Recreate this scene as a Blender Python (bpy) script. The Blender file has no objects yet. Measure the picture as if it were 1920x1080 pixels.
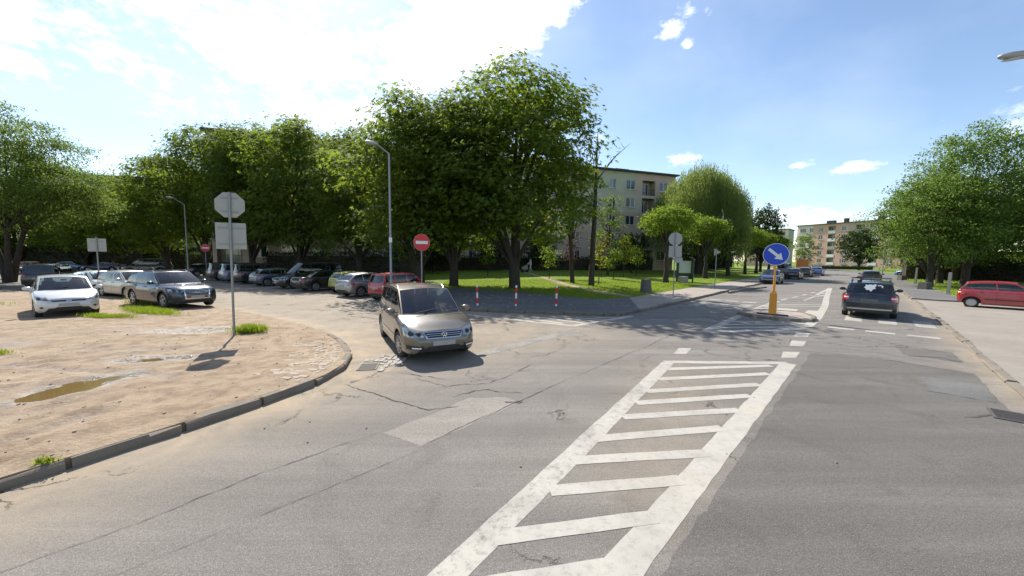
import bpy, bmesh, math, random
import numpy as np
from mathutils import Vector, Matrix, noise
from mathutils.bvhtree import BVHTree
from mathutils.geometry import delaunay_2d_cdt, tessellate_polygon

SC = bpy.context.scene
COL = SC.collection
rad = math.radians
rng = np.random.default_rng(7)
random.seed(7)

# ------------------------------------------------------------------ camera, sky, sun, exposure
cam_data = bpy.data.cameras.new('camera')
cam_data.sensor_width = 36.0
cam_data.lens = 13.2
cam_data.clip_start = 0.05
cam_data.clip_end = 2000.0
cam = bpy.data.objects.new('camera', cam_data)
COL.objects.link(cam)
cam.matrix_world = (Matrix.Translation((0, 0, 2.4)) @ Matrix.Rotation(rad(90 - 4.55), 4, 'X')
                    @ Matrix.Rotation(rad(0.5), 4, 'Z'))
SC.camera = cam

SUN_EL, SUN_AZ = 45.5, -29.0            # azimuth: degrees right of +Y
world = bpy.data.worlds.new('World')
SC.world = world
world.use_nodes = True


def build_world():
    nt = world.node_tree
    nt.nodes.clear()
    N, Lk = nt.nodes.new, nt.links.new

    def math_node(op, a, b=None, clamp=False):
        n = N('ShaderNodeMath')
        n.operation = op
        n.use_clamp = clamp
        for i, v in enumerate((a, b)):
            if v is None:
                continue
            if isinstance(v, (int, float)):
                n.inputs[i].default_value = v
            else:
                Lk(v, n.inputs[i])
        return n.outputs[0]
    sky = N('ShaderNodeTexSky')
    sky.sky_type = 'NISHITA'
    sky.sun_disc = False
    sky.sun_elevation = rad(SUN_EL)
    sky.sun_rotation = rad(SUN_AZ)
    sky.altitude = 200
    sky.air_density = 1.0
    sky.dust_density = 0.45
    sky.ozone_density = 1.2
    tc = N('ShaderNodeTexCoord')
    sep = N('ShaderNodeSeparateXYZ')
    Lk(tc.outputs['Generated'], sep.inputs[0])
    az = math_node('ARCTAN2', sep.outputs[0], sep.outputs[1])
    el = math_node('ARCSINE', sep.outputs[2])
    comb = N('ShaderNodeCombineXYZ')
    Lk(math_node('MULTIPLY', az, 1.0), comb.inputs[0])
    Lk(math_node('MULTIPLY', el, 1.7), comb.inputs[1])
    nz = N('ShaderNodeTexNoise')
    nz.inputs['Scale'].default_value = 9.0
    nz.inputs['Detail'].default_value = 9.0
    nz.inputs['Roughness'].default_value = 0.62
    Lk(comb.outputs[0], nz.inputs['Vector'])
    nz3 = N('ShaderNodeTexNoise')
    nz3.inputs['Scale'].default_value = 38.0
    nz3.inputs['Detail'].default_value = 7.0
    nz3.inputs['Roughness'].default_value = 0.6
    Lk(comb.outputs[0], nz3.inputs['Vector'])
    # clouds: azimuth, elevation, half width, half height (degrees), strength
    clouds = [(-5, 31, 12.5, 6.5, 1.6), (-12, 27, 9, 7, 1.3), (4.5, 32.5, 5.5, 3.2, 1.3), (-31, 24, 20, 8, .72), (-22, 18, 20, 6, .6), (-50, 20, 16, 6, .5), (-46, 33, 12, 5, .45),
              (-20, 36, 14, 4, .5), (21.6, 28.3, 2.0, 1.3, .72), (23.8, 26.6, 1.1, .8, .6), (24, 29.8, 2.6, .8, .35),
              (24.2, 13.4, 3.1, .9, .75), (36.8, 11.2, 1.5, .6, .75), (41.5, 10.3, 2.4, .8, .7), (37, 5.2, 9, 1.6, .5),
              (58, 13, 7, 2, .3), (12, 17, 2, .7, .35), (80, 30, 12, 5, .7), (110, 18, 16, 5, .7), (150, 38, 14, 7, .8),
              (-90, 28, 16, 7, .8), (-125, 16, 18, 6, .8), (-160, 42, 16, 8, .7), (175, 14, 14, 4, .7), (-70, 50, 15, 8, .6), (30, 62, 14, 8, .5)]
    bias = None
    for a, e, sa, se, st in clouds:
        da = math_node('DIVIDE', math_node('SUBTRACT', az, rad(a)), rad(sa))
        de = math_node('DIVIDE', math_node('SUBTRACT', el, rad(e)), rad(se))
        r2 = math_node('ADD', math_node('MULTIPLY', da, da), math_node('MULTIPLY', de, de))
        m = math_node('MULTIPLY', math_node('SUBTRACT', 1.0, math_node('SQRT', r2)), st)
        bias = m if bias is None else math_node('MAXIMUM', bias, m)
    val = math_node('ADD', math_node('MAXIMUM', bias, -1.0), math_node('ADD', math_node('MULTIPLY', math_node('SUBTRACT', nz.outputs[0], 0.5), 1.8), math_node('MULTIPLY', math_node('SUBTRACT', nz3.outputs[0], 0.5), 1.3)))
    mr = N('ShaderNodeMapRange')
    mr.interpolation_type = 'SMOOTHSTEP'
    mr.inputs['From Min'].default_value = 0.02
    mr.inputs['From Max'].default_value = 1.0
    Lk(val, mr.inputs['Value'])
    # thin high veil everywhere
    nz2 = N('ShaderNodeTexNoise')
    nz2.inputs['Scale'].default_value = 3.2
    nz2.inputs['Detail'].default_value = 6.0
    Lk(comb.outputs[0], nz2.inputs['Vector'])
    mr2 = N('ShaderNodeMapRange')
    mr2.inputs['From Min'].default_value = 0.42
    mr2.inputs['From Max'].default_value = 0.8
    mr2.inputs['To Max'].default_value = 0.12
    Lk(nz2.outputs[0], mr2.inputs['Value'])
    cov = math_node('MAXIMUM', mr.outputs[0], mr2.outputs[0])
    mix = N('ShaderNodeMixRGB')
    Lk(cov, mix.inputs[0])
    Lk(sky.outputs[0], mix.inputs[1])
    mix.inputs[2].default_value = (9.6, 9.7, 9.9, 1)
    bg = N('ShaderNodeBackground')
    bg.inputs['Strength'].default_value = 0.108
    Lk(mix.outputs[0], bg.inputs['Color'])
    out = N('ShaderNodeOutputWorld')
    Lk(bg.outputs[0], out.inputs['Surface'])


build_world()
sun_data = bpy.data.lights.new('sun', 'SUN')
sun_data.energy = 4.2
sun_data.angle = rad(0.53)
sun_data.color = (1.0, 0.95, 0.87)
sun = bpy.data.objects.new('sun', sun_data)
COL.objects.link(sun)
sd = Vector((math.sin(rad(SUN_AZ)) * math.cos(rad(SUN_EL)), math.cos(rad(SUN_AZ)) * math.cos(rad(SUN_EL)), math.sin(rad(SUN_EL))))
sun.location = sd * 60
sun.rotation_euler = sd.to_track_quat('Z', 'Y').to_euler()
vs = SC.view_settings
vs.view_transform = 'Standard'
vs.look = 'None'
vs.exposure = 0.85
vs.gamma = 1.0
vs.use_curve_mapping = False
SC.cycles.max_bounces = 6
SC.cycles.diffuse_bounces = 2
SC.cycles.glossy_bounces = 3
SC.cycles.transmission_bounces = 4
SC.cycles.transparent_max_bounces = 12
SC.cycles.caustics_reflective = False
SC.cycles.caustics_refractive = False
SC.cycles.use_denoising = True

# ------------------------------------------------------------------ object helpers


def link(o, parent=None):
    COL.objects.link(o)
    if parent is not None:
        o.parent = parent
    return o


def tag(o, label, cat, group=None):
    o['label'] = label
    o['category'] = cat
    if group:
        o['group'] = group
    return o


def empty(name, loc=(0, 0, 0), rz=0.0):
    o = bpy.data.objects.new(name, None)
    o.empty_display_size = 0.2
    o.location = loc
    o.rotation_euler = (0, 0, rz)
    return link(o)


class MB:
    """collects geometry and links it as one mesh object"""

    def __init__(self):
        self.v, self.f, self.m = [], [], []
        self.mats = []

    def mi(self, mat):
        if mat not in self.mats:
            self.mats.append(mat)
        return self.mats.index(mat)

    def add(self, verts, faces, mat=None):
        o = len(self.v)
        self.v.extend([tuple(p) for p in verts])
        self.f.extend([tuple(i + o for i in f) for f in faces])
        k = 0 if mat is None else self.mi(mat)
        self.m.extend([k] * len(faces))
        return self

    def box(self, c, s, rz=0.0, mat=None, taper=1.0, M=None):
        x, y, z = s[0] / 2, s[1] / 2, s[2] / 2
        ps = []
        for dz in (-1, 1):
            t = taper if dz > 0 else 1.0
            for dx, dy in ((-1, -1), (1, -1), (1, 1), (-1, 1)):
                p = Vector((dx * x * t, dy * y * t, dz * z))
                if M is not None:
                    p = M @ p
                if rz:
                    p = Matrix.Rotation(rz, 3, 'Z') @ p
                ps.append(p + Vector(c))
        return self.add(ps, [(3, 2, 1, 0), (4, 5, 6, 7), (0, 1, 5, 4), (1, 2, 6, 5), (2, 3, 7, 6), (3, 0, 4, 7)], mat)

    def tube(self, path, radii, n=8, mat=None, cap=True):
        path = [Vector(p) for p in path]
        if isinstance(radii, (int, float)):
            radii = [radii] * len(path)
        vs_, fs = [], []
        ref = None
        for i, p in enumerate(path):
            d = (path[min(i + 1, len(path) - 1)] - path[max(i - 1, 0)]).normalized()
            if ref is None:
                ref = Vector((1, 0, 0)) if abs(d.x) < .9 else Vector((0, 1, 0))
            a = d.cross(ref).normalized()
            b = d.cross(a).normalized()
            ref = -b.cross(d) if False else ref
            for k in range(n):
                t = 2 * math.pi * k / n
                vs_.append(p + (a * math.cos(t) + b * math.sin(t)) * radii[i])
        for i in range(len(path) - 1):
            for k in range(n):
                k2 = (k + 1) % n
                fs.append((i * n + k, i * n + k2, (i + 1) * n + k2, (i + 1) * n + k))
        if cap:
            fs.append(tuple(range(n)))
            fs.append(tuple((len(path) - 1) * n + k for k in reversed(range(n))))
        return self.add(vs_, fs, mat)

    def lathe(self, prof, n=24, M=None, mat=None, cap=True):
        """profile of (r, h): around local Z, transformed by M"""
        vs_, fs = [], []
        for r, h in prof:
            for k in range(n):
                t = 2 * math.pi * k / n
                p = Vector((r * math.cos(t), r * math.sin(t), h))
                vs_.append(M @ p if M is not None else p)
        for i in range(len(prof) - 1):
            for k in range(n):
                k2 = (k + 1) % n
                fs.append((i * n + k, i * n + k2, (i + 1) * n + k2, (i + 1) * n + k))
        closed = prof[0] == prof[-1] or not cap
        if prof[0][0] > 1e-6 and not closed:
            fs.append(tuple(reversed(range(n))))
        if prof[-1][0] > 1e-6 and not closed:
            fs.append(tuple((len(prof) - 1) * n + k for k in range(n)))
        return self.add(vs_, fs, mat)

    def grid(self, fn, us, ts, skip=None, mat=None):
        nu, ntt = len(us), len(ts)
        vs_ = [fn(u, t) for t in ts for u in us]
        fs = []
        for j in range(ntt - 1):
            for i in range(nu - 1):
                if skip and skip((us[i] + us[i + 1]) / 2, (ts[j] + ts[j + 1]) / 2):
                    continue
                fs.append((j * nu + i, j * nu + i + 1, (j + 1) * nu + i + 1, (j + 1) * nu + i))
        return self.add(vs_, fs, mat)

    def poly(self, pts, z0, z1=None, mat=None):
        """flat polygon at z0, with sides down to z1"""
        n = len(pts)
        tris = tessellate_polygon([[Vector((p[0], p[1], 0)) for p in pts]])
        fs = []
        for t in tris:
            a, b, c = (Vector(pts[i][:2]) for i in t)
            fs.append(t if (b - a).cross(c - a) > 0 else (t[0], t[2], t[1]))
        self.add([(p[0], p[1], z0) for p in pts], fs, mat)
        if z1 is not None:
            self.add([(p[0], p[1], z0) for p in pts] + [(p[0], p[1], z1) for p in pts],
                     [(i, (i + 1) % n, n + (i + 1) % n, n + i) for i in range(n)], mat)
        return self

    def mesh(self, name, mat=None, smooth=None):
        me = bpy.data.meshes.new(name)
        me.from_pydata(self.v, [], self.f)
        for mm in (self.mats or ([mat] if mat else [])):
            me.materials.append(mm)
        if self.mats:
            me.polygons.foreach_set('material_index', self.m)
        if smooth is not None:
            me.polygons.foreach_set('use_smooth', [True] * len(me.polygons))
            me.set_sharp_from_angle(angle=rad(smooth))
        me.update()
        return me

    def build(self, name, mat=None, parent=None, smooth=None, loc=None, rz=0.0):
        o = bpy.data.objects.new(name, self.mesh(name, mat, smooth))
        if loc is not None:
            o.location = loc
            o.rotation_euler = (0, 0, rz)
        return link(o, parent)


def copy_tree(o, parent=None):
    c = o.copy()
    link(c, parent)
    for ch in list(o.children):
        copy_tree(ch, c)
    return c


# ------------------------------------------------------------------ materials


class NT:
    def __init__(self, name):
        self.mat = bpy.data.materials.new(name)
        self.mat.use_nodes = True
        self.t = self.mat.node_tree
        self.t.nodes.clear()
        self.out = self.t.nodes.new('ShaderNodeOutputMaterial')
        self.pos = None

    def n(self, typ, **kw):
        nd = self.t.nodes.new(typ)
        for k, v in kw.items():
            setattr(nd, k, v)
        return nd

    def set(self, sock, v):
        if isinstance(v, bpy.types.NodeSocket):
            self.t.links.new(v, sock)
        elif isinstance(v, tuple) and len(v) == 3 and sock.type == 'RGBA':
            sock.default_value = (*v, 1)
        else:
            sock.default_value = v

    def geo(self):
        if self.pos is None:
            self.pos = self.n('ShaderNodeNewGeometry').outputs['Position']
        return self.pos

    def obj(self):
        return self.n('ShaderNodeTexCoord').outputs['Object']

    def noise(self, scale, detail=4, rough=.55, vec=None, dist=0.0):
        nd = self.n('ShaderNodeTexNoise')
        nd.inputs['Scale'].default_value = scale
        nd.inputs['Detail'].default_value = detail
        nd.inputs['Roughness'].default_value = rough
        nd.inputs['Distortion'].default_value = dist
        self.set(nd.inputs['Vector'], vec if vec is not None else self.geo())
        return nd.outputs[0]

    def ramp(self, v, a, b, lo=0.0, hi=1.0, smooth=False):
        nd = self.n('ShaderNodeMapRange')
        if smooth:
            nd.interpolation_type = 'SMOOTHSTEP'
        nd.inputs['From Min'].default_value = a
        nd.inputs['From Max'].default_value = b
        nd.inputs['To Min'].default_value = lo
        nd.inputs['To Max'].default_value = hi
        self.set(nd.inputs['Value'], v)
        return nd.outputs[0]

    def math(self, op, a, b=0.0, clamp=False):
        nd = self.n('ShaderNodeMath', operation=op, use_clamp=clamp)
        self.set(nd.inputs[0], a)
        self.set(nd.inputs[1], b)
        return nd.outputs[0]

    def mix(self, f, a, b, mode='MIX'):
        nd = self.n('ShaderNodeMixRGB', blend_type=mode)
        self.set(nd.inputs[0], f)
        self.set(nd.inputs[1], a)
        self.set(nd.inputs[2], b)
        return nd.outputs[0]

    def attr(self, name):
        return self.n('ShaderNodeAttribute', attribute_name=name).outputs['Fac']

    def bump(self, h, strength=.3, dist=.01):
        nd = self.n('ShaderNodeBump')
        nd.inputs['Strength'].default_value = strength
        nd.inputs['Distance'].default_value = dist
        self.set(nd.inputs['Height'], h)
        return nd.outputs[0]

    def principled(self, col, rough=.6, metal=0.0, normal=None, coat=0.0, spec=None, emit=None, estr=0.0):
        p = self.n('ShaderNodeBsdfPrincipled')
        self.set(p.inputs['Base Color'], col)
        self.set(p.inputs['Roughness'], rough)
        self.set(p.inputs['Metallic'], metal)
        if normal is not None:
            self.set(p.inputs['Normal'], normal)
        if coat:
            p.inputs['Coat Weight'].default_value = coat
            p.inputs['Coat Roughness'].default_value = .04
        if spec is not None:
            self.set(p.inputs['Specular IOR Level'], spec)
        if emit:
            self.set(p.inputs['Emission Color'], emit)
            p.inputs['Emission Strength'].default_value = estr
        self.t.links.new(p.outputs[0], self.out.inputs['Surface'])
        return p


MATS = {}


def simple(name, col, rough=.6, metal=0.0, var=.15, scale=3.0, coat=0.0, bump=0.0, bscale=40., spec=None, objspace=False):
    if name in MATS:
        return MATS[name]
    m = NT(name)
    vec = m.obj() if objspace else m.geo()
    nz = m.noise(scale, 5, .6, vec)
    c = m.mix(nz, tuple(x * (1 - var) for x in col), tuple(min(1, x * (1 + var)) for x in col))
    nrm = m.bump(m.noise(bscale, 4, .6, vec), bump, .01) if bump else None
    m.principled(c, rough, metal, nrm, coat, spec)
    MATS[name] = m.mat
    return m.mat


def asphalt(name, c0, c1, sand, crack=.9, dust_attr=True, patch=.35):
    m = NT(name)
    big = m.noise(.22, 4, .6)
    mid = m.noise(1.7, 5, .65)
    fine = m.noise(30, 3, .75)
    grit = m.noise(95, 2, .85)
    mp = m.n('ShaderNodeMapping')
    mp.inputs['Rotation'].default_value = (0, 0, rad(-46.4))
    mp.inputs['Scale'].default_value = (.10, 1.5, 1)
    m.set(mp.inputs['Vector'], m.geo())
    streak = m.noise(1.0, 5, .65, mp.outputs[0])
    stain = m.noise(.9, 6, .72, None, .9)
    c = m.mix(m.ramp(big, .35, .68), c0, c1)
    c = m.mix(m.ramp(streak, .42, .66, 0, .7), c, tuple(x * .68 for x in c0))
    c = m.mix(m.ramp(streak, .48, .28, 0, .35), c, tuple(min(1, x * 1.18) for x in c1))
    c = m.mix(m.ramp(stain, .52, .68, 0, .65), c, tuple(x * .6 for x in c0))
    c = m.mix(m.ramp(mid, .3, .75, 0, patch), c, tuple(x * .72 for x in c0))
    c = m.mix(m.ramp(fine, .38, .68, 0, .6), c, tuple(x * .48 for x in c0))
    c = m.mix(m.ramp(grit, .55, .72, 0, .8), c, tuple(min(1, x * 2.1) for x in c1))
    if dust_attr:
        d = m.attr('dust')
        d2 = m.math('MULTIPLY', d, m.ramp(m.noise(1.1, 6, .7, None, .6), .28, .62, .25, 1.25), True)
        c = m.mix(d2, c, m.mix(m.noise(4, 5, .7), tuple(x * .8 for x in sand), tuple(x * 1.12 for x in sand)))
    # cracks
    wob = m.n('ShaderNodeVectorMath', operation='ADD')
    nd = m.n('ShaderNodeTexNoise')
    nd.inputs['Scale'].default_value = 1.6
    nd.inputs['Detail'].default_value = 6
    nd.inputs['Roughness'].default_value = .7
    m.set(nd.inputs['Vector'], m.geo())
    m.set(wob.inputs[0], m.geo())
    m.set(wob.inputs[1], nd.outputs['Color'])
    vo = m.n('ShaderNodeTexVoronoi', feature='DISTANCE_TO_EDGE')
    vo.inputs['Scale'].default_value = .55
    m.set(vo.inputs['Vector'], wob.outputs[0])
    ck = m.ramp(vo.outputs['Distance'], .004, .013, 1, 0)
    ck = m.math('MULTIPLY', ck, m.math('MULTIPLY', m.ramp(m.noise(.5, 3), .5, .62, 0, crack), m.ramp(m.noise(2.3, 4), .4, .6)))
    c = m.mix(ck, c, (.035, .032, .03))
    h = m.math('SUBTRACT', m.math('ADD', m.math('MULTIPLY', fine, .5), m.math('MULTIPLY', grit, .8)), m.math('MULTIPLY', ck, 2.0))
    m.principled(c, .88, 0, m.bump(h, .8, .014), spec=.3)
    return m.mat


MAT_ROAD = asphalt('asphalt_worn', (.198, .18, .158), (.27, .246, .217), (.40, .315, .215))
MAT_PAVE = asphalt('asphalt_pavement', (.15, .143, .135), (.195, .187, .176), (.4, .33, .24), .35, False, .2)
MAT_PATCH = asphalt('asphalt_patch', (.29, .26, .222), (.34, .305, .262), (.4, .3, .2), .25, False, .2)
MAT_DARKROAD = asphalt('asphalt_dark', (.145, .133, .118), (.185, .17, .151), (.4, .3, .2), .3, False, .2)


def mat_dirt():
    m = NT('dirt_sandy')
    big = m.noise(.5, 5, .65, None, .5)
    mid = m.noise(2.6, 7, .72, None, .25)
    fine = m.noise(30, 4, .75)
    c = m.mix(m.ramp(big, .3, .7), (.335, .238, .152), (.42, .318, .214))
    c = m.mix(m.ramp(mid, .45, .62, 0, .75), c, (.20, .135, .082))
    c = m.mix(m.ramp(fine, .5, .8, 0, .45), c, (.22, .16, .105))
    c = m.mix(m.ramp(m.noise(70, 2, .8), .62, .75, 0, .6), c, (.6, .53, .43))
    mud_glare = m.math('MULTIPLY', m.attr('mud_glare'), m.ramp(m.noise(11, 5, .7), .35, .6), True)  # whitish sun glare on wet mud, painted into the base colour
    c = m.mix(mud_glare, c, (.58, .53, .46))
    wet = m.attr('wet')
    wetn = m.math('MULTIPLY', wet, m.ramp(m.noise(7, 5, .7), .3, .55), True)
    c = m.mix(wetn, c, (.15, .115, .078))
    rough = m.ramp(wetn, 0, 1, .95, .14)
    h = m.math('ADD', m.math('MULTIPLY', mid, 2.2), m.math('MULTIPLY', fine, .7))
    m.principled(c, rough, 0, m.bump(h, .95, .04), spec=.45)
    return m.mat


def mat_concrete(name, c0, c1, slab=0.0):
    m = NT(name)
    big = m.noise(.6, 5, .6)
    fine = m.noise(45, 3, .7)
    c = m.mix(m.ramp(big, .3, .7), c0, c1)
    c = m.mix(m.ramp(m.noise(3.5, 6, .7), .5, .75, 0, .4), c, tuple(x * .62 for x in c0))
    c = m.mix(m.ramp(fine, .45, .8, 0, .4), c, tuple(x * .6 for x in c0))
    m.principled(c, .9, 0, m.bump(fine, .4, .01), spec=.3)
    return m.mat


def mat_paint():
    m = NT('road_paint_white')
    wear = m.noise(10, 7, .85)
    wear2 = m.noise(1.1, 4, .65)
    w = m.math('ADD', m.ramp(wear, .50, .66), m.ramp(wear2, .46, .74, 0, .85), True)
    thr = m.attr('wear')
    k = m.math('ADD', m.math('MULTIPLY', w, thr), m.math('MULTIPLY', m.math('MAXIMUM', m.math('SUBTRACT', thr, 1.0), 0.0), 1.1), True)
    c = m.mix(m.noise(3, 4, .6), (.37, .343, .295), (.47, .443, .385))
    c = m.mix(m.ramp(m.noise(90, 2, .8), .6, .75, 0, .5), c, (.3, .28, .25))
    c = m.mix(m.ramp(m.noise(.8, 4, .6, None, .5), .55, .75, 0, .45), c, (.45, .36, .26))
    c = m.mix(k, c, (.2, .185, .165))
    m.principled(c, .8, 0, m.bump(m.noise(60, 3, .7), .35, .008), spec=.3)
    return m.mat


def mat_lawn():
    m = NT('lawn_grass')
    big = m.noise(.35, 4, .6)
    fine = m.noise(14, 5, .8)
    c = m.mix(m.ramp(big, .3, .7), (.145, .215, .02), (.195, .26, .028))
    c = m.mix(m.ramp(fine, .35, .75), c, (.105, .165, .018))
    c = m.mix(m.ramp(m.noise(2.2, 6, .7), .58, .75, 0, .55), c, (.2, .19, .07))
    m.principled(c, .9, 0, m.bump(fine, .9, .05), spec=.2)
    return m.mat


def mat_leaf(name, dark, light, trans, tf=.42):
    m = NT(name)
    r = m.attr('rnd')
    oi = m.n('ShaderNodeObjectInfo').outputs['Random']
    k = m.math('ADD', m.math('MULTIPLY', r, .65), m.math('MULTIPLY', oi, .35))
    c = m.mix(k, dark, light)
    d = m.n('ShaderNodeBsdfPrincipled')
    m.set(d.inputs['Base Color'], c)
    d.inputs['Roughness'].default_value = .7
    d.inputs['Specular IOR Level'].default_value = .12
    t = m.n('ShaderNodeBsdfTranslucent')
    m.set(t.inputs['Color'], m.mix(k, tuple(x * .75 for x in trans), trans))
    mx = m.n('ShaderNodeMixShader')
    mx.inputs[0].default_value = tf
    m.t.links.new(d.outputs[0], mx.inputs[1])
    m.t.links.new(t.outputs[0], mx.inputs[2])
    m.t.links.new(mx.outputs[0], m.out.inputs['Surface'])
    return m.mat


def mat_bark(name, c0, c1):
    m = NT(name)
    v = m.n('ShaderNodeMapping')
    v.inputs['Scale'].default_value = (9, 9, 1.6)
    m.set(v.inputs['Vector'], m.obj())
    nz = m.noise(1.5, 6, .7, v.outputs[0])
    m.principled(m.mix(m.ramp(nz, .3, .7), c0, c1), .95, 0, m.bump(nz, .8, .04), spec=.2)
    return m.mat


def mat_glass_window(name='building_glass'):
    m = NT(name)
    oi = m.n('ShaderNodeObjectInfo').outputs['Random']
    c = m.mix(m.ramp(oi, .55, .9), (.03, .04, .05), (.3, .3, .29))
    m.principled(c, .06, 0, None, spec=.9)
    return m.mat


def mat_carglass():
    m = NT('car_glass')
    g = m.n('ShaderNodeBsdfGlossy')
    g.inputs['Roughness'].default_value = .02
    g.inputs['Color'].default_value = (1, 1, 1, 1)
    t = m.n('ShaderNodeBsdfTransparent')
    t.inputs['Color'].default_value = (.40, .47, .50, 1)
    d = m.n('ShaderNodeBsdfDiffuse')
    d.inputs['Color'].default_value = (.25, .25, .24, 1)
    mx0 = m.n('ShaderNodeMixShader')
    mx0.inputs[0].default_value = .025
    m.t.links.new(t.outputs[0], mx0.inputs[1])
    m.t.links.new(d.outputs[0], mx0.inputs[2])
    fr = m.n('ShaderNodeFresnel')
    fr.inputs['IOR'].default_value = 1.68
    mx = m.n('ShaderNodeMixShader')
    m.t.links.new(fr.outputs[0], mx.inputs[0])
    m.t.links.new(mx0.outputs[0], mx.inputs[1])
    m.t.links.new(g.outputs[0], mx.inputs[2])
    m.t.links.new(mx.outputs[0], m.out.inputs['Surface'])
    return m.mat


def car_paint(name, col, metal=.35, rough=.32, dust=.12):
    key = 'car_paint_' + name
    if key in MATS:
        return MATS[key]
    m = NT(key)
    vec = m.obj()
    nz = m.noise(2.2, 5, .6, vec)
    c = m.mix(m.ramp(nz, .4, .75, 0, dust * 2), col, (.33, .29, .23))
    sep = m.n('ShaderNodeSeparateXYZ')
    m.set(sep.inputs[0], vec)
    low = m.ramp(m.math('ADD', sep.outputs[2], m.math('MULTIPLY', nz, .3)), .25, .6, .4, 0)
    c = m.mix(low, c, (.3, .25, .19))
    m.principled(c, rough, metal, None, .8)
    MATS[key] = m.mat
    return m.mat


MAT_DIRT = mat_dirt()
MAT_PAINT = mat_paint()
MAT_LAWN = mat_lawn()
MAT_CONC = mat_concrete('concrete_kerb', (.165, .138, .108), (.25, .215, .172))
MAT_SLAB = mat_concrete('pavement_slabs', (.31, .26, .22), (.38, .325, .275))
MAT_DRIVE = mat_concrete('driveway_concrete', (.25, .22, .182), (.315, .28, .236))
MAT_BLACK = simple('black_plastic', (.02, .02, .021), .55)
MAT_RUBBER = simple('tyre_rubber', (.028, .027, .026), .85, bump=.2)
MAT_INT = simple('car_interior', (.035, .034, .034), .8)
MAT_CHROME = simple('chrome', (.75, .75, .76), .15, 1.0, var=.03)
MAT_RIM = simple('alloy_rim', (.45, .45, .46), .35, .8)
MAT_LAMP = simple('headlight_glass', (.30, .32, .35), .1, .4, var=.5, scale=14, coat=1.0)
MAT_RED = simple('tail_light_red', (.42, .012, .015), .15, 0, coat=1.0)
MAT_ORANGE = simple('indicator_orange', (.65, .22, .03), .2, 0, coat=1.0)
MAT_DRL = simple('daytime_light_white', (.9, .9, .9), .2)
MAT_PLATE = simple('number_plate_blurred', (.36, .36, .34), .5, var=.3, scale=9)
MAT_CGLASS = mat_carglass()
MAT_GALV = simple('galvanised_steel', (.27, .28, .285), .5, .6, var=.2, scale=8)
MAT_SIGNBACK = simple('sign_back_grey', (.36, .355, .34), .5, .35, var=.12, scale=5)
MAT_SIGNRED = simple('sign_red', (.6, .018, .03), .35, var=.08)
MAT_SIGNWHITE = simple('sign_white', (.78, .78, .76), .4, var=.06)
MAT_SIGNBLUE = simple('sign_blue', (.006, .06, .52), .35, var=.08)
MAT_YELLOW = simple('bollard_yellow', (.72, .30, .03), .5, var=.12)
MAT_BGLASS = mat_glass_window()
MAT_FRAME = simple('window_frame_white', (.72, .72, .7), .5, var=.06)
MAT_BARK = mat_bark('bark_dark', (.035, .029, .024), (.085, .07, .057))
MAT_BARK2 = mat_bark('bark_grey', (.09, .08, .07), (.2, .18, .16))

# ------------------------------------------------------------------ ground, road, pavements
RD = Vector((.69, .724))           # main road direction
RN = Vector((.724, -.69))          # to its right
SD = Vector((-.815, .58))          # side street direction
SN = Vector((.58, .815))           # to its far side

NEAR_KERB = [(-14, -6.5), (-9.5, -1.6), (-6.7, 1.5), (-5.62, 2.95), (-5.21, 3.65), (-4.82, 4.35), (-4.45, 5.05), (-4.08, 5.8), (-3.76, 6.5), (-3.6, 7.15),
             (-3.58, 7.8), (-3.74, 8.5), (-4.1, 9.35), (-4.8, 10.5), (-5.96, 11.86), (-7.72, 13.35), (-10.48, 15.3), (-12.9, 16.9)]
ISLAND_KERB = [(-6.9, 19.8), (-4.6, 18.2), (-2.16, 16.85), (0, 16.32), (2.3, 15.98), (3.6, 15.72), (4.3, 15.75), (5.0, 16.1), (5.85, 17.0), (8.47, 19.8),
               (10.92, 22.47), (15.2, 27.2), (20.5, 32.9), (25.77, 38.5), (40, 53.6), (58, 73.5), (66, 84), (72, 97), (76, 112)]
RIGHT_KERB = [(-6, -9.5), (2, -1.1), (9.17, 6.5), (10.51, 7.94), (14.03, 11.58), (17.32, 15.05), (20.5, 18.5), (23.0, 21.1), (25.31, 23.6), (34.23, 33.3), (45.67, 45.6),
              (60, 62), (72, 78), (80, 92), (86, 107), (88, 122)]


def seg_dist(P, poly):
    P = np.asarray(P, float)
    best = np.full(len(P), 1e9)
    for a, b in zip(poly[:-1], poly[1:]):
        a, b = np.array(a), np.array(b)
        ab = b - a
        t = np.clip(((P - a) @ ab) / (ab @ ab), 0, 1)
        best = np.minimum(best, np.linalg.norm(P - (a + t[:, None] * ab), axis=1))
    return best


def inside(P, poly):
    P = np.asarray(P, float)
    res = np.zeros(len(P), bool)
    n = len(poly)
    for i in range(n):
        x1, y1 = poly[i]
        x2, y2 = poly[(i + 1) % n]
        if y1 == y2:
            continue
        c = ((y1 > P[:, 1]) != (y2 > P[:, 1])) & (P[:, 0] < (x2 - x1) * (P[:, 1] - y1) / (y2 - y1) + x1)
        res ^= c
    return res


def resample(poly, step, closed=True):
    out = []
    n = len(poly)
    for i in range(n if closed else n - 1):
        a, b = np.array(poly[i], float), np.array(poly[(i + 1) % n], float)
        k = max(1, int(np.ceil(np.linalg.norm(b - a) / step)))
        for j in range(k):
            out.append(tuple(a + (b - a) * j / k))
    if not closed:
        out.append(tuple(poly[-1]))
    return out


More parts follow.
